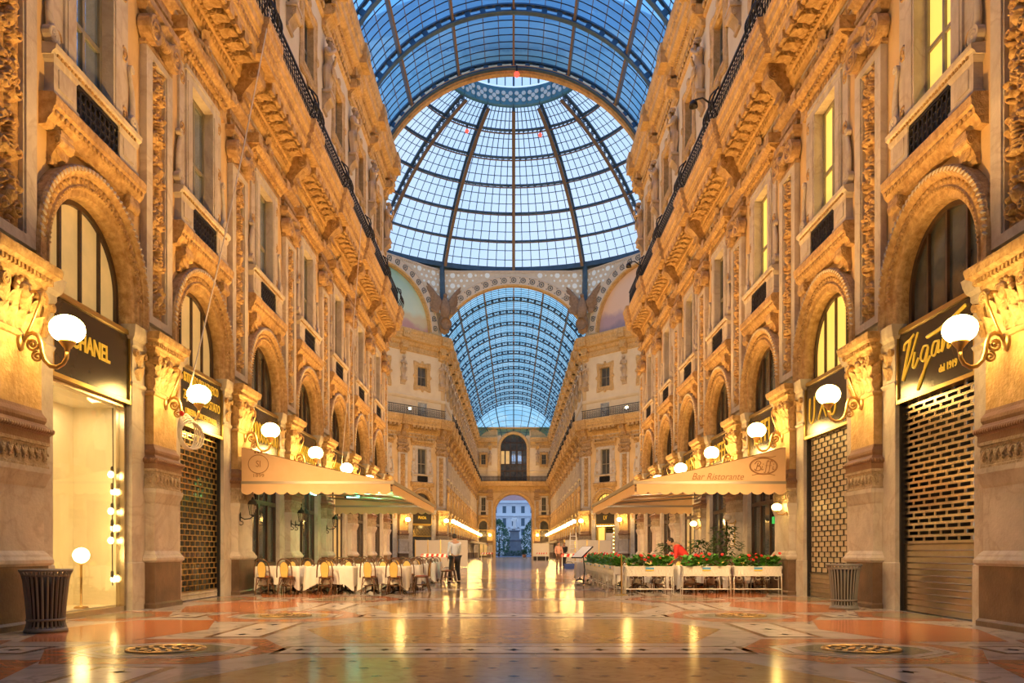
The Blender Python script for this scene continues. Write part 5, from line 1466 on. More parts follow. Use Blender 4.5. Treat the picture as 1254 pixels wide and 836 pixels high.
def table_parts(w, d, seed=0):
    R = random.Random(seed)
    feet = []
    for sg in (-1, 1):
        base = MB(); feet.append(('pedestal', base, 'iron'))
        base.lathe([(.03, .05), (.025, .2), (.04, .4), (.025, .7), (.05, .72)], 10, (sg * w * .28, 0, 0), 'iron')
        for a in range(4):
            t = a * PI / 2 + PI / 4; base.tube([(sg * w * .28, 0, .10), (sg * w * .28 + .16 * math.cos(t), .16 * math.sin(t), .07), (sg * w * .28 + .25 * math.cos(t), .25 * math.sin(t), .012)], [.025, .022, .016], 5, 'iron')
    top = MB().box(-w / 2, w / 2, -d / 2, d / 2, .715, .738, 'wood_chair')
    cl = MB(); n = 60; v = []; per = []
    def edge(t):
        L = 2 * (w + d); s = t * L
        if s < w: return (-w / 2 + s, -d / 2)
        s -= w
        if s < d: return (w / 2, -d / 2 + s)
        s -= d
        if s < w: return (w / 2 - s, d / 2)
        return (-w / 2, d / 2 - (s - w))
    rows = ((1.0, .742, 0), (1.008, .735, 0), (1.012, .68, .3), (1.02, .52, .8), (1.03, .38, 1), (1.035, .27, 1.1))
    n = 84
    for k, (sc, z, fo) in enumerate(rows):
        for i in range(n):
            x, y = edge(i / n); cor = min(1, min(abs(abs(x) - w / 2) + abs(abs(y) - d / 2), .3) / .3)
            f = .022 * fo * math.sin(i * 1.7 + seed) + .012 * fo * math.sin(i * .63 + 2 * seed)
            nx = (1 if x > w / 2 - 1e-6 else -1 if x < -w / 2 + 1e-6 else 0); ny = (1 if y > d / 2 - 1e-6 else -1 if y < -d / 2 + 1e-6 else 0)
            zz = z - (.20 * (1 - cor) ** 1.5 * (k / 5) if k > 1 else 0)
            v.append((x * sc + nx * (f + .012), y * sc + ny * (f + .012), max(.09, zz + (.012 * math.sin(i * .9 + seed) if k == 5 else 0))))
    cl.add(v, [(k * n + i, k * n + (i + 1) % n, (k + 1) * n + (i + 1) % n, (k + 1) * n + i) for k in range(len(rows) - 1) for i in range(n)], 'cloth', True)
    cl.add([v[i] for i in range(n)], [tuple(range(n))], 'cloth')
    return feet + [('tabletop', top, 'wood_chair')], cl
TB = {}
def table(x, y, w, d, rz, label, group, seed=0):
    if (w, d, seed) not in TB:
        pr, cl = table_parts(w, d, seed); TB[(w, d, seed)] = (Kit('cafe_table', 'table', pr, 'cafe tables'), cl.mesh('tablecloth', 'cloth'))
    k, cm_ = TB[(w, d, seed)]; M = TR(x, y, .003, rz)
    k.place(M, 'iron-footed cafe table, ' + label, group)
    o = link('tablecloth', cm_, None, M @ Matrix.Translation((0, 0, .001))); tag(o, 'white tablecloth, ' + label, 'tablecloth', group.replace('tables', 'tablecloths'))
# green-lit awning terrace
gL = 'cafe tables under the green-lit awning'
for i, (x, w) in enumerate(((-6.35, 1.15), (-4.95, 1.25), (-3.5, 1.3))):
    table(x, 20.98, w, .78, 0, f'front row under the green-lit awning, {od(i)} from the pier', gL, i)
for i, x in enumerate((-6.62, -6.02, -4.98, -3.82, -3.16)):
    K_CH.place(TR(x, 20.42, .003, PI + rnd.uniform(-.12, .12)), f'bentwood chair with golden back in the front row, {od(i)} from the stone pier', 'front row bentwood chairs')
K_CH.place(TR(-2.52, 20.98, .003, -H90), 'bentwood chair turned sideways at the aisle end of the front white table', 'side chairs')
for i, (x, rz) in enumerate(((-6.3, 0), (-4.7, 0), (-3.7, .1))):
    K_CH.place(TR(x, 21.62, .003, rz), f'bentwood chair facing the entrance behind the front white tables, {od(i)} from the stone pier', 'second row bentwood chairs')
rows = ((23.0, 'second'), (25.1, 'third'), (27.3, 'fourth'), (29.3, 'last'))
for y, w_ in rows:
    for i, x in enumerate((-5.6, -3.4)):
        wh = ('by the piers', 'by the aisle')[i]
        table(x, y, 1.25, .8, 0, f'{w_} row {wh} under the green-lit awning', gL, i + 1)
        for q in (-.32, .32):
            K_CD.place(TR(x + q, y + .62, .003, rnd.uniform(-.1, .1)), f'dark bentwood chair behind the {w_} row table {wh}, {"aisle" if q > 0 else "pier"} seat', 'dark chairs under the green-lit awning')
            if y < 26: K_CH.place(TR(x + q, y - .6, .003, PI + rnd.uniform(-.1, .1)), f'golden bentwood chair before the {w_} row table {wh}, {"aisle" if q > 0 else "pier"} seat', 'golden chairs under the green-lit awning')
for i, (x, y) in enumerate(((-2.35, 26.9), (-2.3, 27.7), (-2.25, 28.6))):
    K_CD.place(TR(x, y, .003, -H90 + .2), f'dark bentwood chair at the aisle edge beside the waiter, {od(i)} from the entrance', 'dark aisle chairs')
# planter terrace
gR = 'cafe tables behind the flower planters'
for i, x in enumerate((3.7, 5.15, 6.45)):
    table(x, 21.75, 1.15, .8, 0, f'behind the front flower planters, {od(i)} from the aisle', gR, i + 3)
    for q in (-.3, .3):
        K_CD.place(TR(x + q, 21.18, .003, PI + rnd.uniform(-.15, .15)), f'brown bentwood chair behind the {od(i)} front planter from the aisle, {"pier" if q > 0 else "aisle"} seat', 'brown chairs behind the front planters')
        K_CH.place(TR(x + q, 22.38, .003, rnd.uniform(-.1, .1)), f'bentwood chair across the {od(i)} white table from the aisle, behind the planters, {"pier" if q > 0 else "aisle"} seat', 'chairs behind the planter tables')
for y, w_ in ((24.2, 'second'), (26.3, 'third'), (28.3, 'last')):
    for i, x in enumerate((3.7, 5.6)):
        table(x, y, 1.2, .8, 0, f'{w_} row {("by the aisle planters", "by the piers")[i]} behind the flowers', gR, i + 1)
        for q in (-.3, .3): K_CD.place(TR(x + q, y + .6, .003, 0), f'dark chair in the {w_} row behind the flowers, {("aisle", "pier")[i]} table, {"pier" if q > 0 else "aisle"} seat', 'dark chairs behind the flowers')
table(2.75, 29.3, .75, .75, 0, 'small and square, at the far end of the aisle planters', gR, 9)
def leaves_mb(n, bx, by, z0, z1, ln, m, seed, spread=1.0):
    R = random.Random(seed); r = MB()
    for i in range(n):
        a = R.uniform(0, 2 * PI); o = Vector((math.cos(a), math.sin(a), R.uniform(-.1, .5))); s = Vector((-math.sin(a), math.cos(a), 0))
        leaf(r, (R.uniform(-bx, bx), R.uniform(-by, by), R.uniform(z0, z1)), o * spread + Vector((0, 0, R.uniform(.2, 1))), (0, 0, 1), s, ln * R.uniform(.7, 1.2), ln * R.uniform(.5, .8), m, -.3)
    return r
def planter_parts(seed):
    w, d = 1.26, .26; m = 'white_paint'
    bx = MB()
    for a in ((-w / 2, w / 2, -d / 2, -d / 2 + .015), (-w / 2, w / 2, d / 2 - .015, d / 2), (-w / 2, -w / 2 + .015, -d / 2, d / 2), (w / 2 - .015, w / 2, -d / 2, d / 2)): bx.box(*a, .50, .74, m)
    bx.box(-w / 2, w / 2, -d / 2, d / 2, .50, .52, m)
    for sy in (-1, 1):
        bx.box(-w / 2 - .015, w / 2 + .015, sy * d / 2 - .015, sy * d / 2 + .015, .725, .755, m); bx.box(-w / 2 - .01, w / 2 + .01, sy * d / 2 - .012, sy * d / 2 + .012, .49, .515, m)
        for i in range(14):
            x = -w / 2 + .09 * i + .02
            for q in (-1, 1): bx.bar((x + .045 - q * .045, sy * (d / 2 + .004), .52), (x + .045 + q * .045, sy * (d / 2 + .004), .72), .008, m)
    legs = [('leg', MB().tube([(sx * (w / 2 - .01), sy * (d / 2 - .02), .76), (sx * (w / 2 + .01), sy * (d / 2 - .01), 0)], .014, 6, m), m) for sx in (-1, 1) for sy in (-1, 1)]
    br = MB()
    for sy in (-1, 1): br.bar((-w / 2, sy * (d / 2 - .015), .14), (w / 2, sy * (d / 2 - .015), .14), .010, m)
    for sx in (-1, 1): br.bar((sx * w / 2, -d / 2 + .015, .14), (sx * w / 2, d / 2 - .015, .14), .010, m)
    for i in range(5):
        x = -.5 + .25 * i; br.tube([(x + .07 * math.cos(t * .9), -d / 2 + .01, .44 + .05 * math.sin(t * .9)) for t in range(8)], .006, 4, m)
    pl = MB().box(-.11, .11, -d / 2 - .03, -d / 2 - .018, .665, .725, 'lightblue'); pl.box(-.11, .11, -d / 2 - .03, -d / 2 - .018, .63, .665, 'yellow')
    soil = MB().box(-w / 2 + .02, w / 2 - .02, -d / 2 + .02, d / 2 - .02, .55, .70, 'pot_dark')
    lf = leaves_mb(130, w / 2 - .05, d / 2 - .04, .70, .98, .17, 'leaf', seed)
    R = random.Random(seed + 50); fl = MB()
    for i in range(11):
        c = (R.uniform(-w / 2, w / 2), R.uniform(-.14, .10), R.uniform(.92, 1.10))
        for k in range(5):
            a = 2 * PI * k / 5; fl.ell((c[0] + .022 * math.cos(a), c[1] + .012 * math.sin(a), c[2] + .018 * math.sin(a)), (.024, .02, .022), 6, 4, 'red')
    return [('box', bx, m)] + legs + [('stretcher', br, m), ('name_plate', pl, 'lightblue', None, 'blue and yellow plate'), ('soil', soil, 'pot_dark'), ('foliage', lf, 'leaf', None, 'broad green leaves'), ('blossoms', fl, 'red', None, 'red blossoms')]
KP = [Kit('flower_planter', 'planter', planter_parts(s), 'white flower planters') for s in (11, 23)]
for i, x in enumerate((3.62, 5.13, 6.50)):
    KP[i % 2].place(TR(x, 20.55, .003), f'white wire planter of red flowers facing the entrance, {od(i)} from the aisle')
for i in range(6):
    KP[i % 2].place(TR(2.86, 21.55 + 1.36 * i, .003, -H90), f'white wire planter of red flowers along the aisle, {od(i)} behind the brass post')
# brass rope post
pp_ = MB().lathe([(.018, .03), (.018, 1.02), (.028, 1.03), (.03, 1.06), (.0, 1.09)], 12, (0, 0, 0), 'goldtrim')
thing('rope_post', [('pole', pp_, 'goldtrim'), ('base', MB().lathe([(0, 0), (.16, 0), (.16, .015), (.05, .03), (0, .04)], 24, (0, 0, 0), 'goldtrim'), 'goldtrim')], 'slim brass post on a round foot at the corner of the planters', 'post', TR(2.83, 20.15, .003))
# menu stand
bd_ = MB().box(-.26, .26, -.02, .02, -.33, .33, 'iron').moved(TR(0, 0, 1.12) @ Matrix.Rotation(-.95, 4, 'X'))
pg_ = MB().box(-.235, .235, -.026, -.02, -.305, .305, 'white').moved(TR(0, 0, 1.12) @ Matrix.Rotation(-.95, 4, 'X'))
ft_ = MB().tube([(0, .03, 1.1), (0, .12, .5), (0, .04, .03)], .02, 6, 'iron')
ft2 = MB()
for a in range(3): ft2.bar((0, .04, .04), (.28 * math.cos(2.1 * a + .5), .04 + .28 * math.sin(2.1 * a + .5), .015), .016, 'iron')
thing('menu_stand', [('board', bd_, 'iron', [('menu_page', pg_, 'white')]), ('stem', ft_, 'iron'), ('foot', ft2, 'iron')], 'black menu stand with a tilted white page at the aisle by the planters', 'menu stand', TR(2.35, 26.3, .003, -.9))
# potted ficus
def ficus(x, y, h, label, seed):
    R = random.Random(seed)
    pot = MB().lathe([(0, 0), (.17, 0), (.22, .32), (.24, .34), (.24, .38), (.20, .38), (.19, .33), (0, .33)], 20, (0, 0, 0), 'terracotta')
    tr = MB().tube([(0, 0, .3), (.03, .02, .7), (-.02, 0, h * .6)], [.025, .02, .015], 6, 'bark')
    lf = MB()
    for i in range(7):
        a = R.uniform(0, 6.28); tr.tube([(0, 0, h * R.uniform(.4, .6)), (.3 * math.cos(a), .2 * math.sin(a), h * R.uniform(.6, .9))], .01, 4, 'bark')
    for i in range(260):
        a = R.uniform(0, 2 * PI); rr = R.random() ** .5 * .5; z = h * (.42 + .55 * R.random())
        k = 1 - abs((z / h) - .65) * 1.3
        leaf(lf, (rr * k * math.cos(a) * 1.1, rr * k * math.sin(a) * .6, z), (math.cos(a), math.sin(a), R.uniform(-.6, .6)), (0, 0, 1), (-math.sin(a), math.cos(a), 0), .12, .06, 'leaf_dark', -.3)
    thing('potted_ficus', [('pot', pot, 'terracotta'), ('trunk', tr, 'bark'), ('foliage', lf, 'leaf_dark')], label, 'plant', TR(x, y, .003))
ficus(6.3, 22.9, 1.95, 'tall dark green potted shrub by the pier behind the front planters', 3)
ficus(6.3, 25.9, 1.6, 'lower bushy potted shrub beside the lit wall lamp further inside', 9)
ficus(5.5, 27.3, 1.5, 'dark potted shrub between the white tables of the planter terrace', 5)

# ---- awnings
def awning(sg, label, y0, y1, prints):
    xw, xf = 7.08, 3.2; zt, zf = 3.86, 2.98
    def X(x): return sg * x
    cn = MB(); n = 14
    v = []
    for k, t in enumerate((0, .008)):
        for i in range(n + 1):
            s = i / n; x = xw + (xf - xw) * s; z = zt + (zf - zt) * s - .05 * math.sin(PI * s) + t * 2
            v += [(X(x), y0, z), (X(x), y1, z)]
    o = 2 * (n + 1)
    f = [(2 * i, 2 * i + 1, 2 * i + 3, 2 * i + 2) for i in range(n)] + [(o + 2 * i, o + 2 * i + 2, o + 2 * i + 3, o + 2 * i + 1) for i in range(n)]
    cn.add(v, f, 'awning')
    side = []
    for y in (y0, y1):
        s = MB(); pts = [(X(xw + (xf - xw) * i / n), y, zt + (zf - zt) * i / n - .05 * math.sin(PI * i / n)) for i in range(n + 1)] + [(X(xw), y, 2.96)]
        s.add(pts, [tuple(range(len(pts)))], 'awning'); s.add([(a, b + .012, c) for a, b, c in pts], [tuple(range(len(pts)))], 'awning')
        side.append(('side_panel', s, 'awning', prints if y == y0 else None))
    br = MB().box(*sorted((X(xf), X(xf - .09))), y0 - .02, y1 + .02, 2.90, 3.0, 'awning_trim')
    for y in (y0, y1): br.box(*sorted((X(xf), X(xw))), y - .03, y + .03, 2.905, 2.975, 'awning_trim')
    for i in range(5):
        y = y0 + (y1 - y0) * (i + .5) / 5; br.tube([(X(xw), y, 3.2), (X(5.2), y + .5, 3.1), (X(xf), y, 2.95)], .025, 5, 'awning_trim')
    va = MB()
    def val(p, q):
        L = math.dist(p, q); k = max(2, round(L / .30)); m = k * 8; vs = []
        for i in range(m + 1):
            t = i / m; x = p[0] + (q[0] - p[0]) * t; y = p[1] + (q[1] - p[1]) * t
            vs += [(x, y, 2.91), (x, y, 2.70 - .075 * abs(math.sin(PI * k * t)) ** .8)]
        va.add(vs, [(2 * i, 2 * i + 1, 2 * i + 3, 2 * i + 2) for i in range(m)], 'awning')
    val((X(xf - .05), y0 - .01), (X(xf - .05), y1 + .01)); val((X(xf), y0 - .02), (X(xw), y0 - .02)); val((X(xf), y1 + .02), (X(xw), y1 + .02))
    return thing('awning', [('canopy', cn, 'awning')] + side + [('front_bar', br, 'awning_trim'), ('valance', va, 'awning', None, 'scalloped valance')], label, 'awning')
AY0, AY1 = 19.97, 30.45
def print_mb(items, ov=None):
    r = MB()
    for s, size, x, z, kw in items: r.join(mesh_to_mb(text_mesh(s, size, .003, m='awning_print', **kw), 'awning_print', Matrix.Translation((x, AY0 - .008, z))))
    for cx, cz, a, b, w in (ov or []): r.tube([(cx + a * math.cos(2 * PI * i / 40), AY0 - .008, cz + b * math.sin(2 * PI * i / 40)) for i in range(40)], w, 4, 'awning_print', True)
    return r
pl_ = print_mb([('SI', .24, -6.64, 3.42, dict(sx=.8)), ('1899', .12, -6.64, 3.12, dict(sx=1.3))], [(-6.64, 3.42, .26, .24, .008)])
for k in (-1, 0, 1): pl_.ell((-6.64 + .08 * k, AY0 - .008, 3.73), (.03, .004, .03), 6, 4, 'awning_print')
awning(-1, 'tan awning over the white tables, with a printed wreath and 1899', AY0, AY1, [('printed_crest', pl_, 'awning_print')])
pr_ = print_mb([('Bar Ristorante', .25, 5.30, 3.09, dict(shear=.35, sx=.92)), ], [(6.50, 3.37, .36, .215, .010), (6.50, 3.37, .335, .195, .005)])
for l, r_ in (([(6.36, 3.46), (6.30, 3.25)], .010), ([(6.27, 3.42), (6.34, 3.50), (6.43, 3.46), (6.38, 3.38), (6.33, 3.37), (6.42, 3.35), (6.40, 3.26), (6.30, 3.25), (6.26, 3.30)], .010),
              ([(6.47, 3.37), (6.45, 3.28), (6.50, 3.28)], .009), ([(6.645, 3.475), (6.62, 3.51), (6.59, 3.47), (6.555, 3.26), (6.535, 3.20), (6.51, 3.215)], .009), ([(6.735, 3.475), (6.71, 3.51), (6.68, 3.47), (6.645, 3.26), (6.625, 3.20), (6.60, 3.215)], .009),
              ([(6.55, 3.38), (6.62, 3.385)], .006), ([(6.64, 3.38), (6.71, 3.385)], .006), ([(6.755, 3.37), (6.735, 3.285), (6.775, 3.29)], .009), ([(6.18, 3.63), (6.3, 3.60), (6.5, 3.61), (6.7, 3.60), (6.82, 3.63)], .007), ([(6.2, 3.13), (6.35, 3.16), (6.5, 3.15), (6.65, 3.16), (6.8, 3.13)], .007)):
    pr_.tube([(x, AY0 - .008, z) for x, z in curve(l)], r_, 4, 'awning_print')
pr_.ell((6.49, AY0 - .008, 3.42), (.014, .006, .014), 6, 4, 'awning_print'); pr_.ell((6.765, AY0 - .008, 3.42), (.014, .006, .014), 6, 4, 'awning_print')
awning(1, 'tan awning with brown script and an oval emblem, over the flower planters', AY0, AY1, [('printed_script', pr_, 'awning_print')])
# wall lanterns and lamps under the awnings
def lantern_parts():
    fr = MB()
    for i in range(6):
        a = 2 * PI * i / 6; fr.bar((.075 * math.cos(a), -.34 + .075 * math.sin(a), 0), (.115 * math.cos(a), -.34 + .115 * math.sin(a), .28), .009, 'iron')
    fr.lathe([(.02, -.04), (.08, 0), (.0, .01)], 6, (0, -.34, 0), 'iron', False); fr.lathe([(.135, .28), (.10, .36), (.04, .40), (.02, .46), (0, .48)], 6, (0, -.34, 0), 'iron', False)
    gl = MB().lathe([(.07, .0), (.108, .28)], 6, (0, -.34, 0), 'shop_glass', False)
    bk = MB().tube([(0, 0, -.05), (0, -.12, -.12), (0, -.28, -.10), (0, -.34, -.03)], .016, 6, 'iron'); bk.ell((0, -.01, -.05), (.04, .02, .14), 8, 5, 'iron')
    bk.tube([(0, -.03 - .06 * math.sin(t * .7), -.22 + .05 * math.cos(t * .7)) for t in range(7)], .01, 4, 'iron')
    return [('frame', fr, 'iron'), ('glass', gl, 'shop_glass'), ('bracket', bk, 'iron')]
K_LN = Kit('wall_lantern', 'lantern', lantern_parts(), 'black wall lanterns')
for i, (y, dx) in enumerate(((20.3, 0), (24.95, -.14), (25.45, .14), (29.7, 0))):
    K_LN.place(TR(-7.24, y, 2.12, H90), f'unlit black wall lantern under the green-lit awning, {od(i)} from the entrance')
def sconce_parts(mt):
    g = MB().ell((0, -.28, 0), (.13, .13, .10), 14, 8, mt); b = MB().tube([(0, 0, -.12), (0, -.12, -.2), (0, -.26, -.18), (0, -.28, -.10)], .014, 6, 'brass').ell((0, -.01, -.12), (.05, .02, .10), 8, 5, 'brass')
    b.lathe([(.02, -.13), (.08, -.09), (.06, -.085)], 10, (0, -.28, 0), 'brass'); return [('shade', g, mt), ('bracket', b, 'brass')]
K_SC = Kit('wall_sconce', 'lamp', sconce_parts('sconce'), 'wall lamps of the planter terrace'); K_SO = Kit('wall_sconce', 'lamp', sconce_parts('board_white'), 'wall lamps of the planter terrace')
K_SC.place(TR(7.24, 20.3, 2.32, -H90), 'glowing yellow wall lamp on the pier at the near end of the planter awning')
K_SO.place(TR(7.24, 25.0, 2.26, -H90), 'unlit white wall lamp between two glowing ones under the planter awning')
K_SC.place(TR(7.24, 29.7, 2.22, -H90), 'glowing yellow wall lamp at the far pier under the planter awning')
tb_ = MB().tube([(-6.5, 29.9, 3.28), (-6.0, 29.9, 3.28)], .035, 8, 'green_tube'); 
thing('tube_light', [('tube', tb_, 'green_tube'), ('holder', MB().box(-6.6, -5.9, 29.93, 29.97, 3.24, 3.34, 'iron'), 'iron')], 'glowing green fluorescent tube under the far end of the tan awning', 'light')
thing('tube_light', [('tube', MB().tube([(-6.6, 25.0, 3.05), (-6.6, 25.6, 3.05)], .035, 8, 'green_tube'), 'green_tube'), ('holder', MB().box(-6.66, -6.62, 24.9, 25.7, 3.0, 3.1, 'iron'), 'iron')], 'glowing green fluorescent tube near the wall in the middle of the tan awning', 'light')
one('framed_menu', MB().box(-.22, .22, -.03, 0, 1.35, 2.05, 'board_white').box(-.25, .25, -.02, 0, 1.32, 2.08, 'goldtrim'), '', 'pale framed menu on the pier beside the potted shrubs', 'menu', None, TR(7.24 - .0, 25.35, 0, -H90))
one('exit_lamp', MB().box(-.10, .10, -.06, 0, 1.95, 2.15, 'green_sign'), '', 'small green lit panel in the dark doorway behind the tall potted shrub', 'sign', None, ML(0) @ Matrix() if False else MR(22.3) @ TR(.2, .0, 0))

# ================================================================ HOARDINGS, BARRIERS, LADDER
def hoarding(xs, y, group, who):
    for i in range(len(xs) - 1):
        a, b = xs[i] + .02, xs[i + 1] - .02
        thing('hoarding_panel', [('sheet', MB().box(a, b, y, y + .03, .06, 1.95, 'board_white'), 'board_white'), ('post', MB().box(a - .03, a + .02, y - .02, y + .05, 0, 1.98, 'goldtrim'), 'goldtrim')], f'white hoarding panel {who}, {od(i)} from the shops', 'hoarding', None, group)
hoarding([-7.0, -6.1, -5.2, -4.2, -3.25], 54.5, 'white hoarding panels by the waiter', 'behind the striped tape beside the waiter')
hoarding([6.9, 6.05, 5.2, 4.35, 3.6][::-1], 54.5, 'white hoarding panels by the ladder', 'behind the ladder')
one('hoarding_panel', MB().box(2.5, 4.6, 100, 100.05, .5, 2.2, 'board_white').box(2.6, 4.5, 99.9, 100.1, 0, .5, 'cloth_dark'), '', 'small far white panel beside the great far arch', 'hoarding')
def tape(x0, x1, y, label, n=9):
    t = MB(); r = MB()
    for i in range(n):
        a = x0 + (x1 - x0) * i / n; b = x0 + (x1 - x0) * (i + 1) / n; s = (x1 - x0) / n * .35
        (t if i % 2 else r).add([(a, y, .80), (b, y, .80), (b + s, y, 1.0), (a + s, y, 1.0), (a, y + .02, .80), (b, y + .02, .80), (b + s, y + .02, 1.0), (a + s, y + .02, 1.0)],
            [(0, 1, 2, 3), (4, 7, 6, 5), (0, 4, 5, 1), (3, 2, 6, 7), (1, 5, 6, 2), (0, 3, 7, 4)], 'white' if i % 2 else 'red')
    lg = MB()
    for x in (x0 + .1, x1 - .1):
        lg.bar((x, y - .25, 0), (x, y, .95), .02, 'white_paint'); lg.bar((x, y + .25, 0), (x, y, .95), .02, 'white_paint')
    t.join(r)
    thing('striped_barrier', [('board', t, 'red', None, 'red and white striped board'), ('trestle', lg, 'white_paint')], label, 'barrier')
tape(-5.7, -3.7, 47.0, 'red and white striped barrier in front of the panels beside the waiter', 13)
tape(3.0, 6.4, 49.0, 'long red and white striped barrier in front of the ladder', 19)
tape(-4.3, -2.8, 100, 'small far red and white barrier by the great arch, waiter side', 9)
tape(2.9, 4.2, 98, 'small far red and white barrier by the great arch, ladder side', 9)
ld = []
for sg in (-1, 1):
    f = MB(); f.bar((3.65, 51.5 + sg * .6, 0), (3.82, 51.5 + sg * .05, 2.4), .035, 'white_paint'); f.bar((4.35, 51.5 + sg * .6, 0), (4.18, 51.5 + sg * .05, 2.4), .035, 'white_paint')
    for i in range(8):
        t = (i + .7) / 8.5; f.bar((3.65 + .17 * t, 51.5 + sg * (.6 - .55 * t), 2.4 * t), (4.35 - .17 * t, 51.5 + sg * (.6 - .55 * t), 2.4 * t), .025, 'white_paint')
    ld.append(('ladder_side', f, 'white_paint'))
thing('step_ladder', ld, 'white folding step ladder standing by the hoarding', 'ladder')
thing('tool_crate', [('body', MB().extr([(3.35, .0), (3.95, .0), (4.0, .35), (3.3, .35)], 'y', 50.2, 50.6, 'blue'), 'blue'), ('handle', MB().tube([(3.4, 50.4, .33), (3.5, 50.4, .46), (3.8, 50.4, .46), (3.9, 50.4, .33)], .02, 5, 'iron'), 'iron')], 'blue crate on the floor in front of the ladder', 'crate')
cn_ = MB().lathe([(.17, .03), (.03, .5), (0, .5)], 14, (4.5, 50.8, 0), 'orange'); 
thing('traffic_cone', [('cone', cn_, 'orange'), ('band', MB().lathe([(.105, .24), (.075, .36)], 14, (4.5, 50.8, 0), 'white'), 'white'), ('base', MB().box(4.28, 4.72, 50.58, 51.02, 0, .035, 'orange'), 'orange')], 'small orange and white cone beside the ladder', 'cone')
for sg, w in ((-1, 'waiter'), (1, 'ladder')):
    s_ = MB().extr([(sg * 7.2, 3.0), (sg * 4.6, 2.55), (sg * 4.6, 2.35), (sg * 7.2, 2.6)], 'y', 128, 140, 'awning_trim')
    thing('awning', [('canopy', s_, 'awning_trim'), ('valance', MB().box(*sorted((sg * 4.6, sg * 4.55)), 128, 140, 2.1, 2.4, 'awning'), 'awning')], f'small dark awning far down the arcade on the {w} side', 'awning')

# ================================================================ PEOPLE
def person(x, y, rz, label, shirt, trousers, hair='hair', step=.12, lean=0.0, arms=(0, 0), sc=1.0):
    """standing figure, front towards -y; arms = forward swing of left/right hand"""
    def L(p, z): return p                      # lean is applied below
    J = {'pelvis': (0, 0, .95, .135), 'waist': (0, .01, 1.10, .12), 'chest': (0, .0, 1.32, .15), 'collar': (0, .01, 1.46, .10), 'neck': (0, 0, 1.54, .055), 'skull': (0, -.02, 1.63, .085), 'crown': (0, -.01, 1.70, .085)}
    E = [('pelvis', 'waist'), ('waist', 'chest'), ('chest', 'collar'), ('collar', 'neck'), ('neck', 'skull'), ('skull', 'crown')]
    up = {}
    for sg, n, sw in ((-1, 'l', arms[0]), (1, 'r', arms[1])):
        st = step * sg
        J['hip' + n] = (sg * .09, 0, .90, .095); J['knee' + n] = (sg * .095, -st * .5 - .03, .50, .062); J['ankle' + n] = (sg * .095, -st, .09, .042); J['toe' + n] = (sg * .10, -st - .17, .035, .035)
        J['sh' + n] = (sg * .185, .01, 1.43, .068); J['elb' + n] = (sg * .235, .03 - sw * .35, 1.16 + .06 * sw, .045); J['wri' + n] = (sg * .22, -.05 - sw * .75, .93 + .35 * sw, .030); J['palm' + n] = (sg * .215, -.07 - sw * .85, .87 + .42 * sw, .034)
        E += [('pelvis', 'hip' + n), ('hip' + n, 'knee' + n), ('knee' + n, 'ankle' + n), ('ankle' + n, 'toe' + n), ('collar', 'sh' + n), ('sh' + n, 'elb' + n), ('elb' + n, 'wri' + n), ('wri' + n, 'palm' + n)]
        for k, (dx, ln) in enumerate(((-.026, .06), (-.009, .075), (.009, .07), (.026, .055))):
            a = J['palm' + n]; J[f'f{k}a{n}'] = (a[0] + dx * .4, a[1] + dx, a[2] - .045, .010); J[f'f{k}b{n}'] = (a[0] - sg * .012 + dx * .3, a[1] + dx * 1.2 - .012, a[2] - .045 - ln * .8, .008)
            E += [('palm' + n, f'f{k}a{n}'), (f'f{k}a{n}', f'f{k}b{n}')]
        a = J['palm' + n]; J['th' + n] = (a[0] - sg * .02, a[1] - .045, a[2] - .03, .010); E.append(('palm' + n, 'th' + n))
    def bend(p):
        q = Vector(p[:3])
        if lean and q.z > .93:
            d = q - Vector((0, 0, .93)); q = Vector((0, 0, .93)) + Matrix.Rotation(lean, 3, 'X') @ d
        return (q.x, q.y, q.z)
    JB = {k: (*bend(v), v[3]) for k, v in J.items()}
    body = skin_mb(JB, E, 'skin', 1)
    hd = MB(); c = Vector(bend((0, -.03, 1.645)))
    hd.ell(c, (.078, .095, .115), 14, 10, 'skin')
    body.join(hd); body.ell(c + Vector((0, -.098, -.01)), (.013, .02, .02), 6, 4, 'skin')
    for q in (-1, 1): body.ell(c + Vector((q * .03, -.086, .018)), (.012, .008, .008), 6, 4, 'hair'); body.ell(c + Vector((q * .08, .0, 0)), (.012, .022, .03), 6, 4, 'skin')
    body.ell(c + Vector((0, -.088, -.05)), (.025, .008, .007), 6, 4, 'seat_red')
    def scale(keys, f, add=0): return {k: (*JB[k][:3], JB[k][3] * f + add) for k in keys}
    tk = ['pelvis', 'waist', 'chest', 'collar', 'shl', 'elbl', 'wril', 'shr', 'elbr', 'wrir']
    top = skin_mb(scale(tk, 1.10, .008), [('pelvis', 'waist'), ('waist', 'chest'), ('chest', 'collar'), ('collar', 'shl'), ('shl', 'elbl'), ('elbl', 'wril'), ('collar', 'shr'), ('shr', 'elbr'), ('elbr', 'wrir')], shirt, 1)
    lk = ['pelvis', 'hipl', 'kneel', 'anklel', 'hipr', 'kneer', 'ankler']
    tr = skin_mb(scale(lk, 1.12, .014), [('pelvis', 'hipl'), ('hipl', 'kneel'), ('kneel', 'anklel'), ('pelvis', 'hipr'), ('hipr', 'kneer'), ('kneer', 'ankler')], trousers, 1)
    sh = []
    for n in 'lr':
        a = JB['ankle' + n]; sh.append(('shoe', MB().ell((a[0], a[1] - .07, .045), (.05, .135, .045), 10, 6, 'cloth_dark'), 'cloth_dark'))
    hr = MB().ell(c + Vector((0, .018, .03)), (.088, .095, .105), 12, 8, hair)
    return thing('person', [('body', body, 'skin'), ('top', top, shirt), ('trousers', tr, trousers), ('hair', hr, hair)] + sh, label, 'person', TR(x, y, .003, rz, sc))
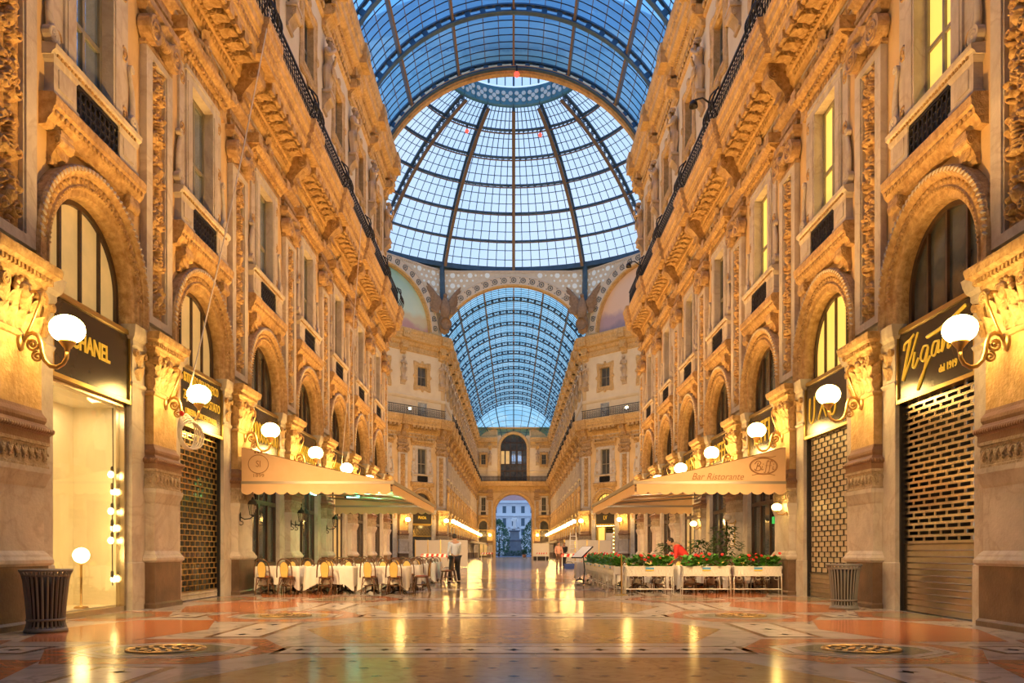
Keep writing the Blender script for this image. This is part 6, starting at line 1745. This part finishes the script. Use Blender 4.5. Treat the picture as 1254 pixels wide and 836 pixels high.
person(-2.1, 27.3, PI + .5, 'person in a white shirt and dark trousers walking beside the white tables', 'shirt_white', 'cloth_dark', step=.2, arms=(.25, .05))
person(2.95, 50.3, .3, 'person in a pink top and brown trousers standing near the step ladder', 'shirt_pink', 'trouser_brown', arms=(.1, .2))
person(3.5, 53.0, -.6, 'person in dark clothes between the pink top and the step ladder', 'cloth_dark', 'cloth_dark', arms=(.5, .3))
person(5.25, 23.2, -H90 - .2, 'person in a red shirt bending over a table behind the flower planters', 'shirt_red', 'cloth_dark', lean=.75, arms=(.6, .7))

# ================================================================ BEYOND THE FAR ARCH
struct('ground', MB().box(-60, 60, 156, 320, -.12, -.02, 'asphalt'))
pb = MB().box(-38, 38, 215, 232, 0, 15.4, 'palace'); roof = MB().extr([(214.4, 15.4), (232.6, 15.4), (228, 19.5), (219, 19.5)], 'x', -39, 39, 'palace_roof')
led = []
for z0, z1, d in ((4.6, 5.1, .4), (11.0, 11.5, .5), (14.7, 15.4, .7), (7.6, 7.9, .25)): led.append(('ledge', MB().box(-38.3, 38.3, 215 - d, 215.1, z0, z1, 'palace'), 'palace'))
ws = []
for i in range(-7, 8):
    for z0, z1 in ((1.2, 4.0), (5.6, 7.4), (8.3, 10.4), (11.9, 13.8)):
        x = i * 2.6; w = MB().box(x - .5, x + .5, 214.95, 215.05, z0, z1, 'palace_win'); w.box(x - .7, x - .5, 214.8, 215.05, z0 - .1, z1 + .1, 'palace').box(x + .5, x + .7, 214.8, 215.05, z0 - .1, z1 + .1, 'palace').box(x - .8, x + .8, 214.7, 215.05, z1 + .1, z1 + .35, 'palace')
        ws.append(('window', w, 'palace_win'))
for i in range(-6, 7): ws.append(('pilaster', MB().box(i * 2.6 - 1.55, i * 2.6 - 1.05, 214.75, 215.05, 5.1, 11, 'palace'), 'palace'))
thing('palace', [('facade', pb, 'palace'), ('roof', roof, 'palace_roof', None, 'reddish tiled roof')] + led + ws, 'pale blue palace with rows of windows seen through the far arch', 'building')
mo = MB().loft(0, 1.7, 1.7, [(1.2, 0), (1.2, .4), (.8, .42), (.8, .9), (.2, .95), (.1, 3.6), (.4, 3.8), (.4, 4.1), (-.5, 4.2), (-.6, 5.9), (-.3, 6.05), (-.3, 6.25)], 'monument_base', yb=1.7)
def robed(x, y, z, h, nm):
    s = h / 1.8
    J = {'p': (x, y, z + .9 * s, .2 * s), 'c': (x, y, z + 1.3 * s, .22 * s), 'n': (x, y, z + 1.52 * s, .09 * s), 'h': (x, y - .03 * s, z + 1.65 * s, .12 * s), 't': (x, y, z + 1.76 * s, .1 * s), 'b': (x, y, z + .05 * s, .24 * s), 'k': (x, y, z + .45 * s, .22 * s),
         'sl': (x - .24 * s, y, z + 1.42 * s, .1 * s), 'el': (x - .3 * s, y - .06 * s, z + 1.12 * s, .08 * s), 'wl': (x - .1 * s, y - .25 * s, z + 1.1 * s, .06 * s), 'sr': (x + .24 * s, y, z + 1.42 * s, .1 * s), 'er': (x + .32 * s, y, z + 1.12 * s, .08 * s), 'wr': (x + .26 * s, y - .15 * s, z + .9 * s, .06 * s)}
    return (nm, skin_mb(J, [('p', 'c'), ('c', 'n'), ('n', 'h'), ('h', 't'), ('p', 'k'), ('k', 'b'), ('c', 'sl'), ('sl', 'el'), ('el', 'wl'), ('c', 'sr'), ('sr', 'er'), ('er', 'wr')], 'monument', 1), 'monument')
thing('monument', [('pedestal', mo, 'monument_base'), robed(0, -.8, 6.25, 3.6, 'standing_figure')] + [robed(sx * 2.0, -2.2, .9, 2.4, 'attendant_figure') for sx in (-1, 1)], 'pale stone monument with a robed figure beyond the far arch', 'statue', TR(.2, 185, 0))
def tree(x, y, h, r, label, seed):
    R = random.Random(seed); lf = MB(); tr = MB().tube([(0, 0, 0), (.1, 0, h * .3), (0, 0, h * .75)], [.18, .14, .06], 7, 'bark')
    for i in range(6):
        a = R.uniform(0, 6.3); tr.tube([(0, 0, h * .35), (r * .5 * math.cos(a), r * .5 * math.sin(a), h * R.uniform(.45, .7))], [.07, .03], 5, 'bark')
    for i in range(1500):
        a = R.uniform(0, 6.283); u = R.random(); z = h * (.12 + .88 * u); rr = r * (math.sin(PI * min(1, (.25 + u * .75))) ** .7) * (.55 + .5 * R.random() ** .5)
        p = Vector((rr * math.cos(a), rr * math.sin(a), z)); d = Vector((R.uniform(-1, 1), R.uniform(-1, 1), R.uniform(-1, 1))).normalized(); e = d.orthogonal().normalized(); s = R.uniform(.12, .28)
        lf.add([p - d * s, p + e * s * .6, p + d * s, p - e * s * .6], [(0, 1, 2, 3)], 'tree_leaf')
    thing('leafy_tree', [('trunk', tr, 'bark'), ('foliage', lf, 'tree_leaf')], label, 'tree', TR(x, y, -.02))
tree(-3.3, 172, 8.4, 2.5, 'dark green tree before the palace, beyond the far arch on the waiter side', 1)
tree(4.4, 172, 8.6, 2.6, 'dark green tree in front of the palace, beyond the far arch on the ladder side', 2)
tree(-7.2, 176, 9, 2.6, 'bushy tree behind the waiter side pier of the far arch', 4)
hg = leaves_mb(900, 5.5, .5, .1, 1.25, .28, 'tree_leaf', 8)
one('low_hedge', hg, '', 'low green hedge below the monument', 'hedge', None, TR(0, 176, -.02))
one('potted_shrub', leaves_mb(200, .5, .5, .5, 1.5, .25, 'tree_leaf', 12).lathe([(0, 0), (.35, 0), (.45, .55), (.4, .55), (0, .5)], 12, (0, 0, 0), 'terracotta'), '', 'small potted shrub in the mouth of the far arch', 'plant', None, TR(2.2, 158, -.02))
# red beacons and floodlights
def beacon(x, y, z, label, s=1): thing('red_beacon', [('lamp', MB().ell((0, 0, 0), (.16 * s, .16 * s, .16 * s), 10, 6, 'redlamp'), 'redlamp'), ('mount', MB().box(-.05, .05, -.05, .05, .1, .5 * s, 'iron'), 'iron')], label, 'light', TR(x, y, z))
beacon(.18, 45.0, 29.1, 'small red beacon hanging under the end of the near glass vault')
beacon(-4.3, 70.8, 39.9, 'small red beacon on the dome hoop, on the green-awning side', 1.1); beacon(2.5, 72.2, 40.3, 'small red beacon on the dome hoop, on the planter side', 1.1)
def flood(x, y, z, rz, label):
    h = MB().box(-.16, .16, -.12, .10, -.12, .12, 'iron'); l = MB().box(-.13, .13, -.13, -.12, -.09, .09, 'flood')
    thing('floodlight', [('housing', h, 'iron'), ('lens', l, 'flood'), ('yoke', MB().tube([(-.18, 0, -.3), (-.19, 0, 0), (.19, 0, 0), (.18, 0, -.3)], .02, 5, 'iron'), 'iron')], label, 'light', TR(x, y, z, rz))
flood(-10.6, 77.9, 15.62, PI / 4 - .1, 'lit floodlight on the octagon balcony under the blue-green lunette')
flood(11.4, 77.2, 15.62, -PI / 4 + .3, 'starry bright floodlight on the octagon balcony under the rose lunette')
def spotfix(x, y, z, rz, label):
    thing('projector_lamp', [('arm', MB().tube([(0, 0, 0), (0, -.35, .25), (0, -.6, .18)], .03, 6, 'iron'), 'iron'), ('head', MB().lathe([(.05, .12), (.12, .05), (.15, -.1), (.13, -.1), (.0, .0)], 12, (0, -.65, .05), 'iron'), 'iron')], label, 'lamp', TR(x, y, z, rz))
spotfix(6.6, 25.4, 15.9, -H90, 'dark projector lamp on the railing above the planter side, nearer one')
spotfix(6.6, 39.7, 15.9, -H90, 'dark projector lamp on the railing above the planter side, by the rose lunette')
# ================================================================ CAMERA, SKY, LIGHT
cam = bpy.data.cameras.new('camera'); co_ = bpy.data.objects.new('camera', cam); COL.objects.link(co_)
cam.sensor_width = 36; cam.sensor_fit = 'HORIZONTAL'; cam.lens = F / 1254 * 36
cam.shift_x = -(CX - 627) / 1254; cam.shift_y = (HZ - 418) / 1254
cam.clip_end = 800; cam.clip_start = .05
co_.location = (0, 0, CAMH); co_.rotation_euler = (H90, 0, 0)
SC.camera = co_
W = bpy.data.worlds.new('dusk'); SC.world = W; W.use_nodes = True
nt = W.node_tree; N = nt.nodes; L = nt.links; bg = N['Background']
tc = N.new('ShaderNodeTexCoord'); sp = N.new('ShaderNodeSeparateXYZ'); L.new(tc.outputs['Generated'], sp.inputs[0])
rp = N.new('ShaderNodeValToRGB'); e = rp.color_ramp.elements
e[0].position = 0.0; e[0].color = (.46, .60, .84, 1); e[1].position = 1.0; e[1].color = (.14, .34, .74, 1)
for p, c in ((.12, (.58, .72, .90)), (.30, (.54, .69, .88)), (.48, (.48, .66, .90)), (.60, (.36, .62, 1.0)), (.78, (.26, .52, .98))):
    x = e.new(p); x.color = (*c, 1)
ns = N.new('ShaderNodeTexNoise'); ns.inputs['Scale'].default_value = 3.2; ns.inputs['Detail'].default_value = 6; L.new(tc.outputs['Generated'], ns.inputs['Vector'])
cr_ = N.new('ShaderNodeValToRGB'); cr_.color_ramp.elements[0].position = .50; cr_.color_ramp.elements[1].position = .72; L.new(ns.outputs['Fac'], cr_.inputs['Fac'])
mx = N.new('ShaderNodeMixRGB'); mx.inputs['Color2'].default_value = (.80, .86, .98, 1)
ml = N.new('ShaderNodeMath'); ml.operation = 'MULTIPLY'; ml.inputs[1].default_value = .6; L.new(cr_.outputs['Color'], ml.inputs[0]); L.new(ml.outputs[0], mx.inputs['Fac'])
L.new(sp.outputs['Z'], rp.inputs['Fac']); L.new(rp.outputs['Color'], mx.inputs['Color1']); L.new(mx.outputs['Color'], bg.inputs['Color'])
bg.inputs['Strength'].default_value = 1.28
UP, CROSS, DOWN = 1600, 150, 850
WARM = (1.0, .52, .14); PALE = (1.0, .63, .27)
def spot(name, loc, aim, power, size=110, col=WARM, r=.12, blend=.8):
    l = bpy.data.lights.new(name, 'SPOT'); l.energy = power; l.color = col; l.spot_size = math.radians(size); l.spot_blend = blend; l.shadow_soft_size = r; l.specular_factor = 0
    o = bpy.data.objects.new(name, l); COL.objects.link(o); o.location = loc
    o.rotation_euler = (Vector(aim) - Vector(loc)).to_track_quat('-Z', 'Y').to_euler(); return o
def point(name, loc, power, col=WARM, r=.2):
    l = bpy.data.lights.new(name, 'POINT'); l.energy = power; l.color = col; l.shadow_soft_size = r
    o = bpy.data.objects.new(name, l); COL.objects.link(o); o.location = loc; return o
# unseen warm spots, added along both sides to graze up the facades
for i, y in enumerate(pierY):
    for sg in (-1, 1):
        spot('added_facade_spot', (sg * 4.0, y + .6, 3.9), (sg * 7.3, y + 1.6, 13.5), UP, 75, WARM, .06)
        spot('added_cross_spot', (sg * 6.75, y, 5.75), (-sg * 7.4, y + 2.5, 13.0), CROSS, 120)  # unseen spot added at the pier ledge to brighten the opposite facade
        spot('balcony_flood', (sg * 7.0, y + B / 2, 16.5), (-sg * 7.4, y + B / 2 + 1, 20.6), 620, 110, PALE)
        spot('added_floor_spot', (sg * 6.0, y, 4.0), (sg * 2.5, y + 3.2, 0), DOWN, 140, PALE, .25)  # added near each globe lamp to brighten floor, awnings and tables
for k in range(9):
    y = PF[0] + 7.6 * k + 2
    for sg in (-1, 1):
        spot('added_facade_spot', (sg * 2.6, y, 3.9), (sg * 7.3, y + 4, 13.5), UP * .62, 90, WARM, .1)  # unseen spots added in the far arm to brighten its walls
        spot('balcony_flood', (sg * 7.0, y + 2, 16.5), (-sg * 7.4, y + 5, 20.6), 620, 130, PALE)
        if k % 2: spot('added_floor_spot', (sg * 6.0, y, 4.0), (sg * 2.0, y + 3.5, 0), DOWN * .9, 130, PALE, .25)  # added to brighten the far floor
for sg in (-1, 1):
    spot('added_octagon_spot', (sg * 9, 48.5, 16.2), (-sg * 9, 79.5, 25), 8500, 110, PALE, .3)  # added at balcony height to brighten the drum
    spot('added_octagon_spot', (sg * 8.5, 70, 4.2), (sg * 12, 77.5, 12), 2600, 110, WARM, .1)  # unseen low spot added to brighten the diagonal wall
    spot('added_end_spot', (sg * 5, 128, 5.8), (0, 154, 14), 1500, 110)  # unseen spot added to brighten the end wall
# shop window lamp
l = bpy.data.lights.new('shop_lamp', 'AREA'); l.energy = 32; l.color = (1, .75, .40); l.size = 1.6; l.shape = 'RECTANGLE'; l.size_y = .4
o = bpy.data.objects.new('shop_lamp', l); COL.objects.link(o); o.matrix_basis = ML(bayY[0]) @ Matrix.Translation((0, .55, 3.9))
spot('added_canopy_spot', (-5.2, 28.6, 2.2), (-4.8, 28.2, 4.0), 900, 115, (.16, 1, .42), .1); spot('added_canopy_spot', (-5.2, 25.2, 2.2), (-4.8, 25.4, 4.0), 700, 115, (.16, 1, .42), .1); spot('added_canopy_spot', (5.2, 27.0, 2.2), (4.8, 27.0, 4.0), 120, 115, (1, .55, .22), .1)  # unseen upward spots added to tint both canopy undersides
for sg in (-1, 1):
    for y in (20.3, 24.5): spot('added_terrace_spot', (sg * 4.4, y, 2.85), (sg * 5.0, y + 4.5, .2), 260, 150, (1, .74, .45), .2)  # unseen spots added under the awnings to brighten the tables
    spot('added_front_spot', (sg * 6.0, pierY[1], 4.1), (sg * 4.6, 20.5, .0), 430, 58, PALE, .25)  # added next to the globe lamp to brighten the front tables
vs = SC.view_settings; vs.view_transform = 'Standard'; vs.look = 'None'; vs.gamma = 1; vs.exposure = .13; vs.use_curve_mapping = False
cy = SC.cycles; cy.max_bounces = 7; cy.diffuse_bounces = 3; cy.glossy_bounces = 3; cy.transmission_bounces = 4; cy.transparent_max_bounces = 24
cy.caustics_reflective = False; cy.caustics_refractive = False; cy.sample_clamp_indirect = 4; cy.use_denoising = True
